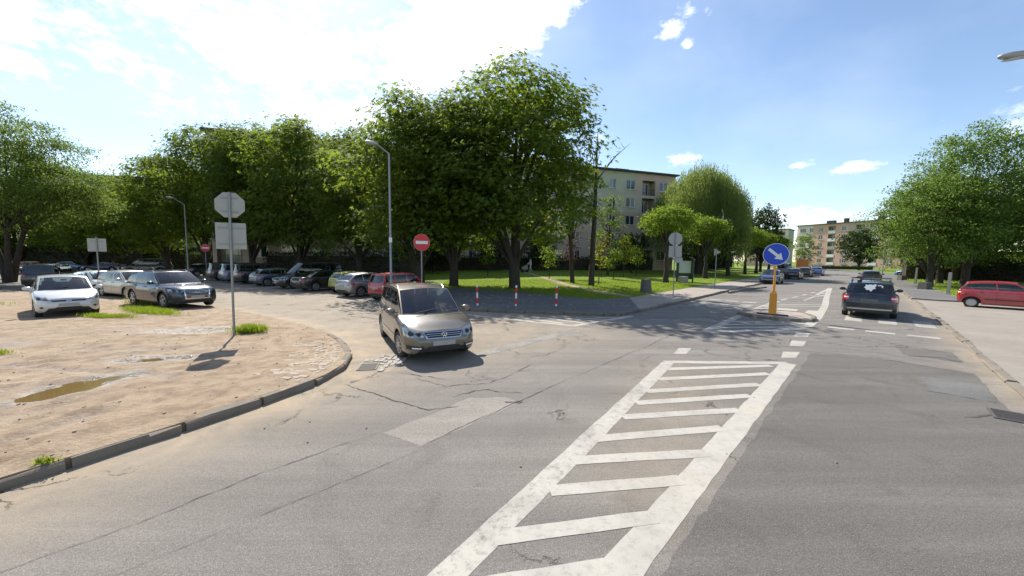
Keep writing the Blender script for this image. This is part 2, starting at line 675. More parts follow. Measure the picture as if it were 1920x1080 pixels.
def sheet(name, poly, pts, height, attrs=None, skirt=None, mat=None, edge=1.0, parent=None):
    """a triangulated sheet inside poly with extra interior points; height(P)->z"""
    b = resample(poly, edge)
    pts = np.asarray(pts, float).reshape(-1, 2)
    if len(pts):
        pts = pts[inside(pts, poly)]
        pts = pts[seg_dist(pts, list(b) + [b[0]]) > edge * .25]
    co = [Vector(p) for p in b] + [Vector(p) for p in pts]
    n = len(b)
    r = delaunay_2d_cdt(co, [], [list(range(n))] if np.sum([b[i][0] * b[(i + 1) % n][1] - b[(i + 1) % n][0] * b[i][1] for i in range(n)]) > 0
                        else [list(range(n))[::-1]], 1, 1e-5)
    V = np.array([(p.x, p.y) for p in r[0]])
    Z = height(V)
    verts = [(x, y, z) for (x, y), z in zip(V, Z)]
    faces = [tuple(f) for f in r[2]]
    nf = len(verts)
    if skirt is not None:
        base = len(verts)
        hz = height(np.array(b))
        verts += [(p[0], p[1], z) for p, z in zip(b, hz)] + [(p[0], p[1], skirt) for p in b]
        faces += [(base + i, base + (i + 1) % n, base + n + (i + 1) % n, base + n + i) for i in range(n)]
    me = bpy.data.meshes.new(name)
    me.from_pydata(verts, [], faces)
    me.materials.append(mat)
    me.polygons.foreach_set('use_smooth', [len(f) == 3 for f in faces])
    if attrs:
        P = np.array([(v[0], v[1]) for v in verts])
        for k, fn in attrs.items():
            at = me.attributes.new(k, 'FLOAT', 'POINT')
            at.data.foreach_set('value', fn(P).astype(np.float32))
    o = bpy.data.objects.new(name, me)
    o['kind'] = 'structure'
    return link(o, parent)


def jitter(x0, x1, y0, y1, step):
    xs, ys = np.meshgrid(np.arange(x0, x1, step), np.arange(y0, y1, step))
    P = np.stack([xs.ravel(), ys.ravel()], 1)
    return P + rng.uniform(-.38, .38, P.shape) * step


def lawn_z(x, y):
    P = np.array([[x, y]], float)
    return float(lawn_h(P)[0]) if inside(P, LAWN)[0] else 0.0


def fnoise(P, s, seed=0.):
    return np.array([noise.noise((x * s + seed, y * s - seed, seed)) for x, y in P])


# base terrain reaching the horizon
terrain = MB()
R_ = 900
terrain.poly([(R_ * math.cos(t), R_ * math.sin(t)) for t in np.linspace(0, 2 * math.pi, 48, endpoint=False)], -.05)
o = terrain.build('ground', MAT_LAWN)
o['kind'] = 'structure'

# road sheet: main street, side street, parking bays and the yard to the left
ROAD = [(-120, -12), (60, -12), (60, 20), (95, 60), (110, 128), (40, 128), (20, 60), (-20, 60), (-70, 95), (-120, 95)]


def road_dust(P):
    d = np.exp(-(seg_dist(P, NEAR_KERB) / .95) ** 1.4) * 1.0
    d2 = np.exp(-(seg_dist(P, [(2, -1.1), (9.2, 6.6), (14, 11.6), (25.3, 23.6), (45, 45)]) / .35) ** 1.3) * .7
    side = P @ np.array([.58, .815])
    along = P @ np.array([-.815, .58])
    s = np.clip((along - 4.0) / 7.0, 0, 1) * .52 * (side > 4)
    mouth = .3 * np.exp(-(seg_dist(P, [(-4.2, 9.4), (1.5, 12)]) / 2.6) ** 2) + .28 * np.exp(-(seg_dist(P, [(3.6, 8), (1.5, 4)]) / .8) ** 2)
    return np.clip(np.maximum.reduce([d, d2, s]) + mouth, 0, 1)


pts = np.concatenate([jitter(-26, 30, -2, 30, .45), jitter(-100, 100, -10, 120, 4.)])
road = sheet('road', ROAD, pts, lambda P: np.zeros(len(P)), {'dust': road_dust}, None, MAT_ROAD, 3.0)

# sandy verge on the near left corner
DIRT = NEAR_KERB + [(-17.5, 19.2), (-24, 22.2), (-30, 23.2), (-44, 27), (-60, 25), (-60, -6.5)]
PUDDLES = [(-7.62, 6.45, .66, .34, 1.42, .065), (-8.22, 8.22, .42, .17, .05, .04), (-7.3, 8.42, .5, .09, .2, .025)]
WET = [(-7.62, 6.45, .95, .55, 1.42), (-8.22, 8.22, .75, .36, .05), (-7.25, 8.45, .8, .22, .2), (-9.9, 11.8, 1.1, .42, .25), (-11.0, 11.4, .5, .2, .3), (-12.6, 12.25, .9, .14, .1),
       (-13.2, 9.6, .7, .3, .2)]


def ell(P, e):
    c, s = math.cos(e[4]), math.sin(e[4])
    d = P - np.array(e[:2])
    u = (d[:, 0] * c + d[:, 1] * s) / e[2]
    v = (-d[:, 0] * s + d[:, 1] * c) / e[3]
    return np.sqrt(u * u + v * v)


RUTS = (((-7.9, 1.8), (-6.9, 5.6)), ((-6.6, 2.6), (-6.0, 5.2)), ((-13, 6), (-8.2, 9.4)), ((-15, 10.2), (-9.4, 11.4)), ((-14.5, 11.2), (-10, 12.0)), ((-10.5, 5.5), (-6.2, 7.6)), ((-11, 9.0), (-7, 9.4)), ((-8.6, .5), (-7.6, 4.5)), ((-12.5, 8.2), (-6.4, 6.9)))


def dirt_h(P):
    P = np.asarray(P, float)
    main = seg_dist(P, NEAR_KERB[:12])
    side = seg_dist(P, NEAR_KERB[12:] + [(-17.5, 19.2), (-24, 22.2)])
    z = .025 + .098 * np.exp(-(main / 3.2) ** 2)
    z *= np.clip(.12 + side / 1.6, 0, 1)
    k = np.clip(np.minimum(main, side) / .7, 0, 1)
    z += k * (.045 * fnoise(P, .7, 3.1) + .026 * fnoise(P, 2.2, 8.) + .014 * fnoise(P, 5.5, 1.7)) + .03 * k
    # wheel ruts
    for a, b in RUTS:
        d = seg_dist(P, [a, b])
        wv = .75 + .5 * fnoise(P, 1.3, a[0])
        z += k * wv * (-.036 * np.exp(-(d / .14) ** 2) + .020 * np.exp(-((d - .26) / .09) ** 2))
    for e in PUDDLES:
        r = ell(P, e) + .22 * fnoise(P, 4.5, e[0])
        z += -e[5] * (1 / (1 + np.exp((r - 1) * 7))) + .012 * np.exp(-((r - 1.3) / .2) ** 2)
    return np.maximum(z, .006)


def dirt_wet(P):
    w = np.zeros(len(P))
    for e in WET:
        r = ell(P, e) + .35 * fnoise(P, 3.5, e[0])
        w = np.maximum(w, 1 / (1 + np.exp((r - .95) * 8)))
    for a, b in RUTS:
        d = seg_dist(P, [a, b]) + .06 * fnoise(P, 2.5, a[1])
        w = np.maximum(w, .42 * np.exp(-(d / .16) ** 2))
    return w


def dirt_glare(P):  # mask for the painted glare ringing puddles and wet patches
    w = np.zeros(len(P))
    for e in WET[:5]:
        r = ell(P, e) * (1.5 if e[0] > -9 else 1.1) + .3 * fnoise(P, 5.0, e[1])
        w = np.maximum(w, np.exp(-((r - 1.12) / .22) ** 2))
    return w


pts = np.concatenate([jitter(-11, -3.5, 1.5, 13, .11), jitter(-22, -3.5, -1, 20, .28), jitter(-58, -4, -6, 26, 1.2)])
dirt = sheet('dirt_verge', DIRT, pts, dirt_h, {'wet': dirt_wet, 'mud_glare': dirt_glare}, -.02, MAT_DIRT, .35)

mw = NT('puddle_water')
mw.principled((.17, .105, .04), .04, 0, mw.bump(mw.noise(9, 2), .04, .01), spec=.6)
for i, e in enumerate(PUDDLES[:2]):
    w = MB()
    zz = float(dirt_h(np.array([[e[0] + 1.9 * e[2] * math.cos(e[4]), e[1] + 1.9 * e[2] * math.sin(e[4])]]))[0]) - .016
    cz = float(dirt_h(np.array([e[:2]]))[0])
    zz = min(zz, cz + .034)
    w.poly([(e[0] + (1.45 * e[2] * math.cos(t)) * math.cos(e[4]) - 1.45 * e[3] * math.sin(t) * math.sin(e[4]),
             e[1] + (1.45 * e[2] * math.cos(t)) * math.sin(e[4]) + 1.45 * e[3] * math.sin(t) * math.cos(e[4])) for t in np.linspace(0, 2 * math.pi, 28, endpoint=False)], zz)
    o = w.build('puddle', mw.mat)
    o['kind'] = 'structure'
    o['label'] = ('long brown puddle in the sandy verge near the kerb', 'small brown puddle beside the shadow of the octagonal sign')[i]

# pavement on the far corner, concrete pavement along the main street, lawn behind
LAWN_EDGE = [(-4.3, 28.4), (-2, 27.3), (0, 26.0), (1.6, 24.2), (3.21, 22.5), (4.2, 21.6), (5.15, 21.2), (6.97, 22.16), (9.76, 25.32), (15.15, 31.3), (28.5, 45.6), (52, 71), (61, 83), (67, 97), (70, 112)]
corner = MB()
k0 = ISLAND_KERB.index((5.85, 17.0))
CORNER = [(x, y) for x, y in ISLAND_KERB[:k0 + 1]] + [(6.97, 22.16)] + LAWN_EDGE[:7][::-1] + [(-4.6, 26.0), (-4.4, 24.3), (-6.9, 21.0)]
CORNER = [p for i, p in enumerate(CORNER) if i == 0 or p != CORNER[i - 1]]
o = corner.poly(CORNER, .12, -.02).build('pavement_corner', MAT_PAVE)
o['kind'] = 'structure'
corner_o = o
wk = MB()
WALK = ISLAND_KERB[k0:] + LAWN_EDGE[7:][::-1]
o = wk.poly(WALK, .121, -.02).build('pavement', MAT_SLAB)
o['kind'] = 'structure'
walk_o = o
LAWN = LAWN_EDGE + [(66, 125), (38, 128), (30, 90), (-20, 80), (-72, 90), (-50, 60), (-36, 47.2), (-4.4, 24.4), (-4.55, 26.2)]


def lawn_h(P):
    d = seg_dist(P, LAWN_EDGE)
    d = np.minimum(d, seg_dist(P, [(-4.55, 26.2), (-4.4, 24.4), (-36, 47.2), (-50, 60), (-72, 90)]))
    t = np.clip(d / 24, 0, 1)
    return .135 + .05 * fnoise(P, .25, 4.) * np.clip(d / 2, 0, 1) + .62 * t * t * (3 - 2 * t)


lawn = sheet('lawn', LAWN, np.concatenate([jitter(-10, 40, 21, 60, .9), jitter(-70, 70, 20, 125, 4)]), lawn_h, None, -.02, MAT_LAWN, 1.5)
# trodden path across the lawn
pm = MB()
path_c = [(7.2, 22.6), (6.3, 24.6), (5.4, 27.2), (4.4, 31), (3.9, 35), (2.9, 40), (1.5, 46), (-1.5, 52)]
L_, R2 = [], []
for i, p in enumerate(path_c):
    d = (Vector(path_c[min(i + 1, 7)]) - Vector(path_c[max(i - 1, 0)])).normalized()
    nn = Vector((d.y, -d.x))
    w_ = .30 + .1 * math.sin(i * 2.1)
    L_.append(tuple(Vector(p) - nn * w_))
    R2.append(tuple(Vector(p) + nn * w_))
pth = sheet('footpath', L_ + R2[::-1], [], lambda P: lawn_h(P) + .014, {'wet': lambda P: np.zeros(len(P)), 'mud_glare': lambda P: np.zeros(len(P))}, None, MAT_DIRT, .7)

# right side: concrete drive, pavement strip, lawn
DRIVE = [p for p in RIGHT_KERB if p[0] < 25.4] + [(25.8, 22.6), (27.4, 21.6), (70, 21.0), (70, -9.5)]
o = MB().poly(DRIVE, .03, -.02).build('driveway', MAT_DRIVE)
o['kind'] = 'structure'
kr = RIGHT_KERB.index((25.31, 23.6))
RLAWN_EDGE = [(27.6, 21.9), (28.6, 23.8), (33.7, 29.5), (45.2, 42.6), (53.9, 53), (63.5, 60.4), (76, 77), (83.5, 91), (89.5, 107), (91.5, 122)]
o = MB().poly([(25.8, 22.6), (27.4, 21.6)][::-1] and RIGHT_KERB[kr:] + RLAWN_EDGE[::-1] + [(27.4, 21.6), (25.8, 22.6)], .11, -.02).build('pavement_right', MAT_PAVE)
o['kind'] = 'structure'
rpave = o
RLAWN = RLAWN_EDGE + [(91.5, 122), (130, 122), (140, 22), (70, 21.4)]
RLAWN = [p for i, p in enumerate(RLAWN) if i == 0 or p != RLAWN[i - 1]]
rl = sheet('lawn_right', RLAWN, jitter(27, 120, 21, 122, 3.), lambda P: .125 + .03 * fnoise(P, .3, 2.), None, -.02, MAT_LAWN, 2.)

# kerb stones, each its own block


def kerb_mesh(L, w=.15, h=.15, seed=0):
    r = random.Random(seed)
    b = MB()
    prof = [(0, 0), (0, h - .022), (.022, h - .002), (w, h)]
    xs = [r.uniform(.006, .034), L * .33, L * .66, L - r.uniform(.006, .034)]
    vs_ = []
    for x in xs:
        for (y, z) in prof + [(w, 0)]:
            j = (.016 if x in (xs[0], xs[-1]) else .007) if z > 0 else 0
            vs_.append((x - L / 2, y + r.uniform(-j, j), z + r.uniform(-j, j) - .0))
    fs = []
    for i in range(3):
        for k in range(4):
            fs.append((i * 5 + k, (i + 1) * 5 + k, (i + 1) * 5 + k + 1, i * 5 + k + 1))
    fs += [(4, 3, 2, 1, 0), tuple(15 + k for k in range(5))]
    return b.add(vs_, fs).mesh('kerb_stone', MAT_CONC, 30)


def kerb_line(poly, parent, step, side, z0, h, limit=60):
    """stones along poly; side=+1: stone body lies to the left of travel"""
    P = resample(poly, .05, False)
    P = [Vector(p) for p in P]
    acc, start, i = 0.0, P[0], 0
    stones = []
    for a, b in zip(P[:-1], P[1:]):
        acc += (b - a).length
        if acc >= step:
            stones.append((start, b))
            start, acc = b, 0.0
    cache = {}
    for i, (a, b) in enumerate(stones[:limit]):
        Ls = round((b - a).length, 2)
        key = (Ls, i % 4)
        if key not in cache:
            cache[key] = kerb_mesh(Ls, .15, h, i)
        ang = math.atan2(b.y - a.y, b.x - a.x)
        o = bpy.data.objects.new('kerb_stone', cache[key])
        m_ = (a + b) / 2
        if side < 0:
            ang += math.pi
        dd_ = (b - a).normalized()
        m_ = m_ + Vector((dd_.y, -dd_.x)) * (.055 * side)
        o.location = (m_.x, m_.y, z0 + random.uniform(-.013, .013))
        o.rotation_euler = (random.uniform(-.05, .05), random.uniform(-.012, .012), ang + random.uniform(-.02, .02))
        link(o, parent)


kerb_line(NEAR_KERB[2:13], dirt, 1.0, 1, -.034, .15)
kerb_line(NEAR_KERB[12:15], dirt, .8, 1, -.115, .15)
kerb_line(ISLAND_KERB[:k0 + 1], corner_o, .8, 1, -.02, .145)
kerb_line(ISLAND_KERB[k0:13], walk_o, 1.0, 1, -.02, .146)
kerb_line(ISLAND_KERB[12:15], walk_o, 2.0, 1, -.02, .146)
kerb_line(RIGHT_KERB[1:kr + 1], rpave, 1.0, -1, -.10, .155)
kerb_line(RIGHT_KERB[kr:kr + 3], rpave, 1.5, -1, -.03, .145)
# kerbs flush with the lawn on the right pavement
kerb_line(RLAWN_EDGE[1:5], rpave, 1.5, 1, -.02, .155)

# ------------------------------------------------------------------ painted markings


STRIPS = [0]


def strip(name, pts, wear=.6, parent=None, z=.0022):
    STRIPS[0] += 1
    z += .00002 * STRIPS[0]
    b = MB().poly(pts, z)
    me = b.mesh(name, MAT_PAINT)
    at = me.attributes.new('wear', 'FLOAT', 'POINT')
    at.data.foreach_set('value', [wear] * len(me.vertices))
    o = bpy.data.objects.new(name, me)
    return link(o, parent or road)


def line(name, a, b, w, wear=.6, z=.0022):
    a, b = Vector(a), Vector(b)
    d = (b - a).normalized()
    n = Vector((-d.y, d.x)) * w / 2
    k = max(2, int((b - a).length / .25))
    L1, L2 = [], []
    for i in range(k + 1):
        p = a + (b - a) * i / k
        L1.append(tuple(p + n * random.uniform(.93, 1.05)))
        L2.append(tuple(p - n * random.uniform(.93, 1.05)))
    return strip(name, L1 + L2[::-1], wear, None, z)


def RP(a, off):
    p = RD * a + RN * off
    return (p.x, p.y)

# near hatched area
HL0, HL1 = Vector((3.66, 8.6)), Vector((-.4, 2.76))
HR0, HR1 = Vector((6.48, 8.62)), Vector((.90, 2.77))
ext = .9
line('hatch_border', HL0, HL1 + (HL1 - HL0) * .35, .26, .95)
line('hatch_border', HR0, HR1 + (HR1 - HR0) * .35, .30, .45)
line('hatch_border', (3.6, 8.66), (6.5, 8.66), .22, .55)
for a, b in [((3.41, 8.08), (5.94, 8.41)), ((2.96, 7.38), (5.47, 7.8)), ((2.46, 6.67), (4.82, 7.11)), ((2.09, 6.11), (4.25, 6.5)), ((1.7, 5.55), (3.67, 5.85)), ((1.1, 4.84), (3.03, 5.2)),
             ((.74, 4.3), (2.44, 4.5)), ((.41, 3.71), (1.87, 3.92)), ((-.12, 3.05), (1.35, 3.33)), ((-.5, 2.5), (.77, 2.75)), ((-1.1, 1.9), (.2, 2.15))]:
    line('hatch_stripe', a, b, .185, .55, .0038)
# dashes beyond the hatched area
for pts in ([(4.55, 10.05), (4.9, 10.05), (4.45, 9.41), (4.12, 9.4)], [(7.17, 9.75), (7.6, 9.73), (7.06, 9.15), (6.68, 9.14)], [(8.42, 11.14), (8.8, 11.05), (8.2, 10.4), (7.85, 10.45)], [(9.5, 12.4), (9.9, 12.3), (9.35, 11.7), (8.95, 11.75)]):
    strip('lane_dash', pts, .7)
# hatched refuge in the middle of the main street
FL = [(6.52, 12.51), (8.79, 14.93), (10.57, 16.85), (14.0, 20.4), (15.64, 22.0)]
for a, b in zip(FL[:-1], FL[1:]):
    line('refuge_border', a, b, .28, .75)
for t in range(4):
    a = Vector((16.3, 22.6)) + Vector((6.2, 5.4)) * t / 3.2
    line('refuge_dash', a, a + Vector((1.0, .9)), .16, .6)
line('refuge_border', (21.5, 26.4), (28.2, 33.2), .2, .6)
FR = [(28.2, 33.2), (21.4, 25.4), (16.7, 19.9), (12.95, 15.75), (10.95, 13.72), (9.61, 12.9), (6.6, 12.4)]
for a, b in zip(FR[:-1], FR[1:]):
    line('refuge_border', a, b, .3, .5)
for a, b in (((7.3, 13.15), (10.6, 13.5)), ((7.9, 13.85), (11.2, 14.15)), ((8.6, 14.5), (10.6, 14.5)), ((13.6, 19.7), (16.4, 19.5)), ((14.3, 20.4), (17.1, 20.4)), ((20.5, 25.2), (22.6, 26.6)), ((22.6, 27.3), (24.6, 28.8)), ((24.3, 29.2), (25.6, 30.3))):
    line('refuge_stripe', a, b, .2, .6, .0038)
for pts in ([(13.5, 18.9), (14.15, 18.4), (12.5, 16.6), (11.75, 16.9)], [(14.35, 18.06), (14.9, 17.7), (13.3, 15.95), (12.6, 16.3)]):
    strip('crossing_bar', pts, .35)
# zebra crossings either side
for k, o_ in enumerate((-6.9, -5.9, -4.95, -4.0)):
    a0 = 20.6
    strip('crossing_bar', [RP(a0, o_), RP(a0, o_ + .52), RP(a0 + 2.9, o_ + .52), RP(a0 + 2.9, o_)], 1.25)
for k, o_ in enumerate((-.65, .35, 1.35)):
    strip('crossing_bar', [RP(20.3, o_), RP(20.3, o_ + .52), RP(22.2, o_ + .52), RP(22.2, o_)], .95)
for o_ in (-1.0, .0, 1.0):
    strip('stop_line', [RP(17.55, o_), RP(17.55, o_ + .72), RP(17.85, o_ + .72), RP(17.85, o_)], .55)
for o_ in (-7.0, -6.1, -5.2):
    strip('stop_line', [RP(24.6, o_), RP(24.6, o_ + .65), RP(24.95, o_ + .65), RP(24.95, o_)], .55)
line('lane_line', (17.6, 22.5), (20.8, 25.6), .12, .9)
# worn give-way line across the side street mouth
line('worn_line', (-.9, 9.1), (2.3, 12.6), .4, 1.6)
line('worn_line', (5.5, 14.9), (8.6, 15.2), .14, 1.3)
# hatched corner in front of the bollards
line('corner_line', (-2.3, 15.9), (2.21, 13.3), .2, .25)
line('corner_line', (2.21, 13.3), (5.1, 15.75), .24, .2)
for a, b in (((-.3, 15.6), (1.9, 13.75)), ((.82, 15.4), (2.7, 13.9)), ((1.75, 15.3), (3.2, 14.25)), ((2.6, 15.1), (3.75, 14.7)), ((3.4, 15.25), (4.35, 15.2))):
    line('corner_stripe', a, b, .2, .25, .0038)

# asphalt repairs


def flat(name, pts, mat, z):
    rj = random.Random(len(pts))
    pts = [(p[0] + rj.uniform(-.025, .025), p[1] + rj.uniform(-.025, .025)) for p in resample(pts, .16)]
    o = MB().poly(pts, z).build(name, mat, road)
    return o


flat('asphalt_patch', [(-1.75, 4.98), (-1.12, 4.62), (-.6, 5.24), (.15, 6.1), (-.1, 6.32), (-.72, 6.28), (-1.2, 5.6)], MAT_PATCH, .0014)
LANE = [RP(-8, -1.05), RP(-8, 1.9), RP(12.6, 1.75), RP(12.9, .6), RP(12.4, -1.0)]
flat('asphalt_patch', LANE, MAT_DARKROAD, .0008)
flat('asphalt_patch', [RP(10.2, .95), RP(10.2, 1.7), RP(11.5, 1.75), RP(11.6, .9)], MAT_PAVE, .0016)
flat('asphalt_patch', [RP(13.9, .75), RP(13.8, 1.75), RP(15.2, 1.7), RP(15.1, .65)], MAT_DARKROAD, .0014)

MAT_CRACK = simple('crack_dark', (.075, .066, .056), .95)


def crack(pts, w=.012, amp=.05, z=.006, seed=0):
    r = random.Random(seed)
    P = resample(pts, .09, False)
    Lp, Rp = [], []
    off = 0
    for i, p in enumerate(P):
        q = P[min(i + 1, len(P) - 1)] if i < len(P) - 1 else P[i]
        q0 = P[max(i - 1, 0)]
        d = Vector((q[0] - q0[0], q[1] - q0[1]))
        if d.length < 1e-6:
            continue
        d.normalize()
        nn = Vector((-d.y, d.x))
        off = off * .8 + r.uniform(-amp, amp) * .45
        hw = w * r.choice((.25, .5, 1, 1.3)) * (.15 + .85 * math.sin(math.pi * (i + .5) / len(P)) ** .5) / 2
        c = Vector(p) + nn * off
        Lp.append((*(c + nn * hw), z))
        Rp.append((*(c - nn * hw), z))
    n = len(Lp)
    MB().add(Lp + Rp, [(i, i + 1, n + i + 1, n + i) for i in range(n - 1)]).build('crack', MAT_CRACK, road)


CR = [([(-3.9, 2.6), (-3.28, 3.23), (-2.8, 3.95), (-2.25, 4.52), (-1.8, 4.95)], .010, .035), ([(-3.0, 2.6), (-1.9, 3.7), (-.95, 4.7)], .006, .02), ([(-1.1, 4.66), (-.6, 5.26), (.15, 6.13), (1.33, 7.54)], .012, .03),
      ([(1.33, 7.54), (3.44, 9.88), (7.25, 14.3)], .014, .04), ([(-3.1, 6.9), (-2.5, 6.5), (-1.96, 6.16), (-1.3, 5.75), (-.85, 5.9)], .03, .05), ([(-.99, 6.3), (-.5, 6.7), (.2, 6.5)], .03, .08), ([(-1.9, 7.3), (-1.2, 6.8), (-.4, 7.0), (.4, 8.4)], .02, .09),
      ([(-2.4, 7.7), (-1.3, 7.3)], .03, .06), ([(.1, 8.9), (.9, 9.2), (1.5, 10.2)], .016, .06), ([(-.1, 6.1), (.2, 6.1)], .09, .03), (
    [RP(12.5, -1.2), RP(12.9, .3), RP(12.6, 1.8)], .03, .05), ([RP(14.9, .5), RP(15.3, .9), RP(15.1, 1.6)], .05, .1), ([RP(15.0, -.6), RP(14.8, .2), RP(15.1, .9)], .016, .06), ([RP(13.4, -1.1), RP(13.7, .2), RP(13.5, 1.3)], .016, .06),
      ([RP(13.8, .8), RP(14.2, 1.4), RP(13.8, 1.9)], .05, .06), ([RP(8.9, 1.2), RP(9.4, 1.5), RP(9.5, 1.75)], .04, .06), ([RP(4.9, 1.45), RP(5.4, 1.3), RP(5.6, 1.5), RP(6.2, 1.55)], .035, .08), ([RP(3.8, 1.7), RP(5.2, 2.0)], .03, .04),
      ([RP(16.2, 1.1), RP(16.9, 1.3), RP(17.4, 1.0)], .014, .05), ([(-7.5, 15.4), (-5.5, 14.6), (-4.2, 13.6)], .03, .08), ([(-9, 17.6), (-6, 16.4), (-3.4, 15.2)], .02, .08), ([RP(10.3, .9), RP(10.25, 1.75)], .03, .03)]
for i, (p, w_, a_) in enumerate(CR):
    crack(p, w_, a_, .0062, i)

# drains in the gutter
MAT_IRON = simple('cast_iron', (.11, .1, .09), .7, .3, bump=.3)


def drain(name, label, c, rz, sx=.56, sy=.4):
    e = empty(name, (c[0], c[1], 0), rz)
    b = MB()
    b.box((0, 0, .006), (sx, .035, .022)).build('frame', MAT_IRON, e, loc=(0, sy / 2 - .017, 0))
    MB().box((0, 0, .006), (sx, .035, .022)).build('frame', MAT_IRON, e, loc=(0, -sy / 2 + .017, 0))
    MB().box((0, 0, .006), (.035, sy - .08, .022)).build('frame', MAT_IRON, e, loc=(sx / 2 - .017, 0, 0))
    MB().box((0, 0, .006), (.035, sy - .08, .022)).build('frame', MAT_IRON, e, loc=(-sx / 2 + .017, 0, 0))
    MB().box((0, 0, 0), (sx - .06, sy - .06, .014)).build('pit', simple('pit_mud', (.05, .045, .038), .9), e)
    bar = MB().box((0, 0, .008), (.03, sy - .085, .016)).mesh('bar', MAT_IRON)
    for k in range(7):
        o_ = bpy.data.objects.new('bar', bar)
        o_.location = (-sx / 2 + .075 + k * (sx - .15) / 6, 0, 0)
        link(o_, e)
    tag(e, label, 'drain')
    return e


drain('storm_drain', 'iron storm drain grate in the gutter by the right kerb', RP(9.5, 1.72), math.atan2(RD.y, RD.x))
drain('storm_drain', 'iron storm drain grate ringed by granite setts at the corner kerb', (-3.12, 8.03), 1.75, .5, .4)
# granite setts around the corner drain
setts = MB()
MAT_SETT = simple('granite_sett', (.36, .33, .29), .85, var=.25, scale=9, bump=.5)
sm = MB().box((0, 0, 0), (.105, .095, .05), taper=.9).mesh('sett', MAT_SETT)
base = MB().poly([(-3.4, 7.7), (-2.55, 7.7), (-2.55, 9.0), (-3.45, 9.0)], .0018).build('sett_bed', simple('sand_joint', (.3, .24, .17), .95), road)
for i in range(8):
    for j in range(13):
        x, y = -3.34 + i * .115, 7.74 + j * .103
        if abs((x + 3.12) * math.cos(.18) + (y - 8.03) * math.sin(.18)) < .27 and abs(y - 8.03) < .33:
            continue
        if random.random() < .12 or (j > 8 and x < -3.2) or (j < 4 and i > 5):
            continue
        o_ = bpy.data.objects.new('sett', sm)
        o_.location = (x + random.uniform(-.012, .012), y + random.uniform(-.012, .012), -.006 + random.uniform(-.004, .006))
        o_.rotation_euler = (random.uniform(-.06, .06), random.uniform(-.06, .06), random.uniform(-.12, .12))
        link(o_, road)

# traffic island with kerb
isl = MB()
ip = [(10.0, 16.5), (10.15, 15.6), (10.9, 14.75), (11.7, 14.55), (12.3, 15.0), (12.75, 15.9), (13.0, 16.8), (12.4, 17.35), (11.3, 17.4)]
iso = isl.poly(ip, .1, 0).build('traffic_island', MAT_SLAB)
iso['kind'] = 'structure'
kerb_line(ip + [ip[0]], iso, .75, 1, -.03, .155)
# parking bay nib with its kerb
nib = [(15.6, 26.9), (18, 29.2), (21.6, 32.4), (22.4, 32.9), (22.0, 33.6), (20.0, 32.3), (16.8, 28.9)]
no = MB().poly(nib, .09, 0).build('bay_kerb_nib', MAT_CONC)
no['kind'] = 'structure'
kerb_line([(15.6, 26.9), (18, 29.2), (21.6, 32.4), (22.4, 32.9)], no, 1.2, 1, -.03, .15)

# old paving blocks half buried in sand inside the corner kerb
MAT_PAVER = simple('paving_block', (.36, .30, .235), .9, var=.22, scale=6, bump=.4)
pbm = [MB().box((0, 0, 0), (.196, .096, .06), taper=t_).mesh('paving_block', MAT_PAVER) for t_ in (.96, .97, .98)]
arc = [Vector(p) for p in resample(NEAR_KERB[8:14], .105, False)]
nblk = 0
for i in range(1, len(arc) - 1):
    d = (arc[i + 1] - arc[i - 1]).normalized()
    inn = Vector((-d.y, d.x))
    for j in range(5):
        q = arc[i] + inn * (.27 + .2 * j + (.1 if i % 2 else 0))
        if random.random() < .12 + .09 * j or nblk > 250:
            continue
        zz = float(dirt_h(np.array([[q.x, q.y]]))[0])
        o_ = bpy.data.objects.new('paving_block', pbm[(i + j) % 3])
        o_.location = (q.x, q.y, zz - .03 + random.uniform(-.008, .006))
        o_.rotation_euler = (random.uniform(-.03, .03), random.uniform(-.03, .03), math.atan2(inn.y, inn.x) + random.uniform(-.04, .04))
        link(o_, dirt)
        nblk += 1

# ------------------------------------------------------------------ cars


def interp(pts, x, sm=.05):
    pts = sorted(pts)
    xs = np.array([p[0] for p in pts])
    zs = np.array([p[1] for p in pts])
    if sm <= 0:
        return np.interp(x, xs, zs)
    acc = 0
    ks = np.linspace(-1, 1, 9)
    for k in ks:
        acc = acc + np.interp(np.clip(x + k * sm, xs[0], xs[-1]), xs, zs)
    return acc / len(ks)


CARS = {}


def spec(name, **k):
    CARS[name] = k


#        L     W     H     wb    fo   rw   clr  nose hood  belt_r cowl  wtop  rtop  rbase
spec('mpv', L=4.40, W=1.79, H=1.64, wb=2.68, fo=.90, rw=.325, clr=.20, nose=.74, hood=1.00, belt=1.06, xc=1.18, xwt=.32, xrt=-1.92, xrb=-2.12, wt=.75, kn=[-.02, -.98, -1.62], rails=True)
spec('suv', L=4.66, W=1.89, H=1.66, wb=2.82, fo=.88, rw=.37, clr=.26, nose=.90, hood=1.06, belt=1.12, xc=.98, xwt=.22, xrt=-1.75, xrb=-2.16, wt=.72, kn=[-.22, -1.12, -1.65], rails=True)
spec('hatch', L=4.10, W=1.70, H=1.53, wb=2.60, fo=.83, rw=.31, clr=.19, nose=.72, hood=.98, belt=1.03, xc=1.05, xwt=.28, xrt=-1.62, xrb=-1.95, wt=.73, kn=[-.15, -1.05])
spec('compact', L=4.20, W=1.72, H=1.45, wb=2.58, fo=.86, rw=.315, clr=.18, nose=.68, hood=.92, belt=.98, xc=.95, xwt=.15, xrt=-1.55, xrb=-2.02, wt=.71, kn=[-.25, -1.1])
spec('sedan', L=4.55, W=1.75, H=1.44, wb=2.65, fo=.90, rw=.315, clr=.18, nose=.68, hood=.92, belt=.97, xc=.98, xwt=.18, xrt=-1.05, xrb=-1.62, wt=.70, kn=[-.25, -1.0], deck=.98)
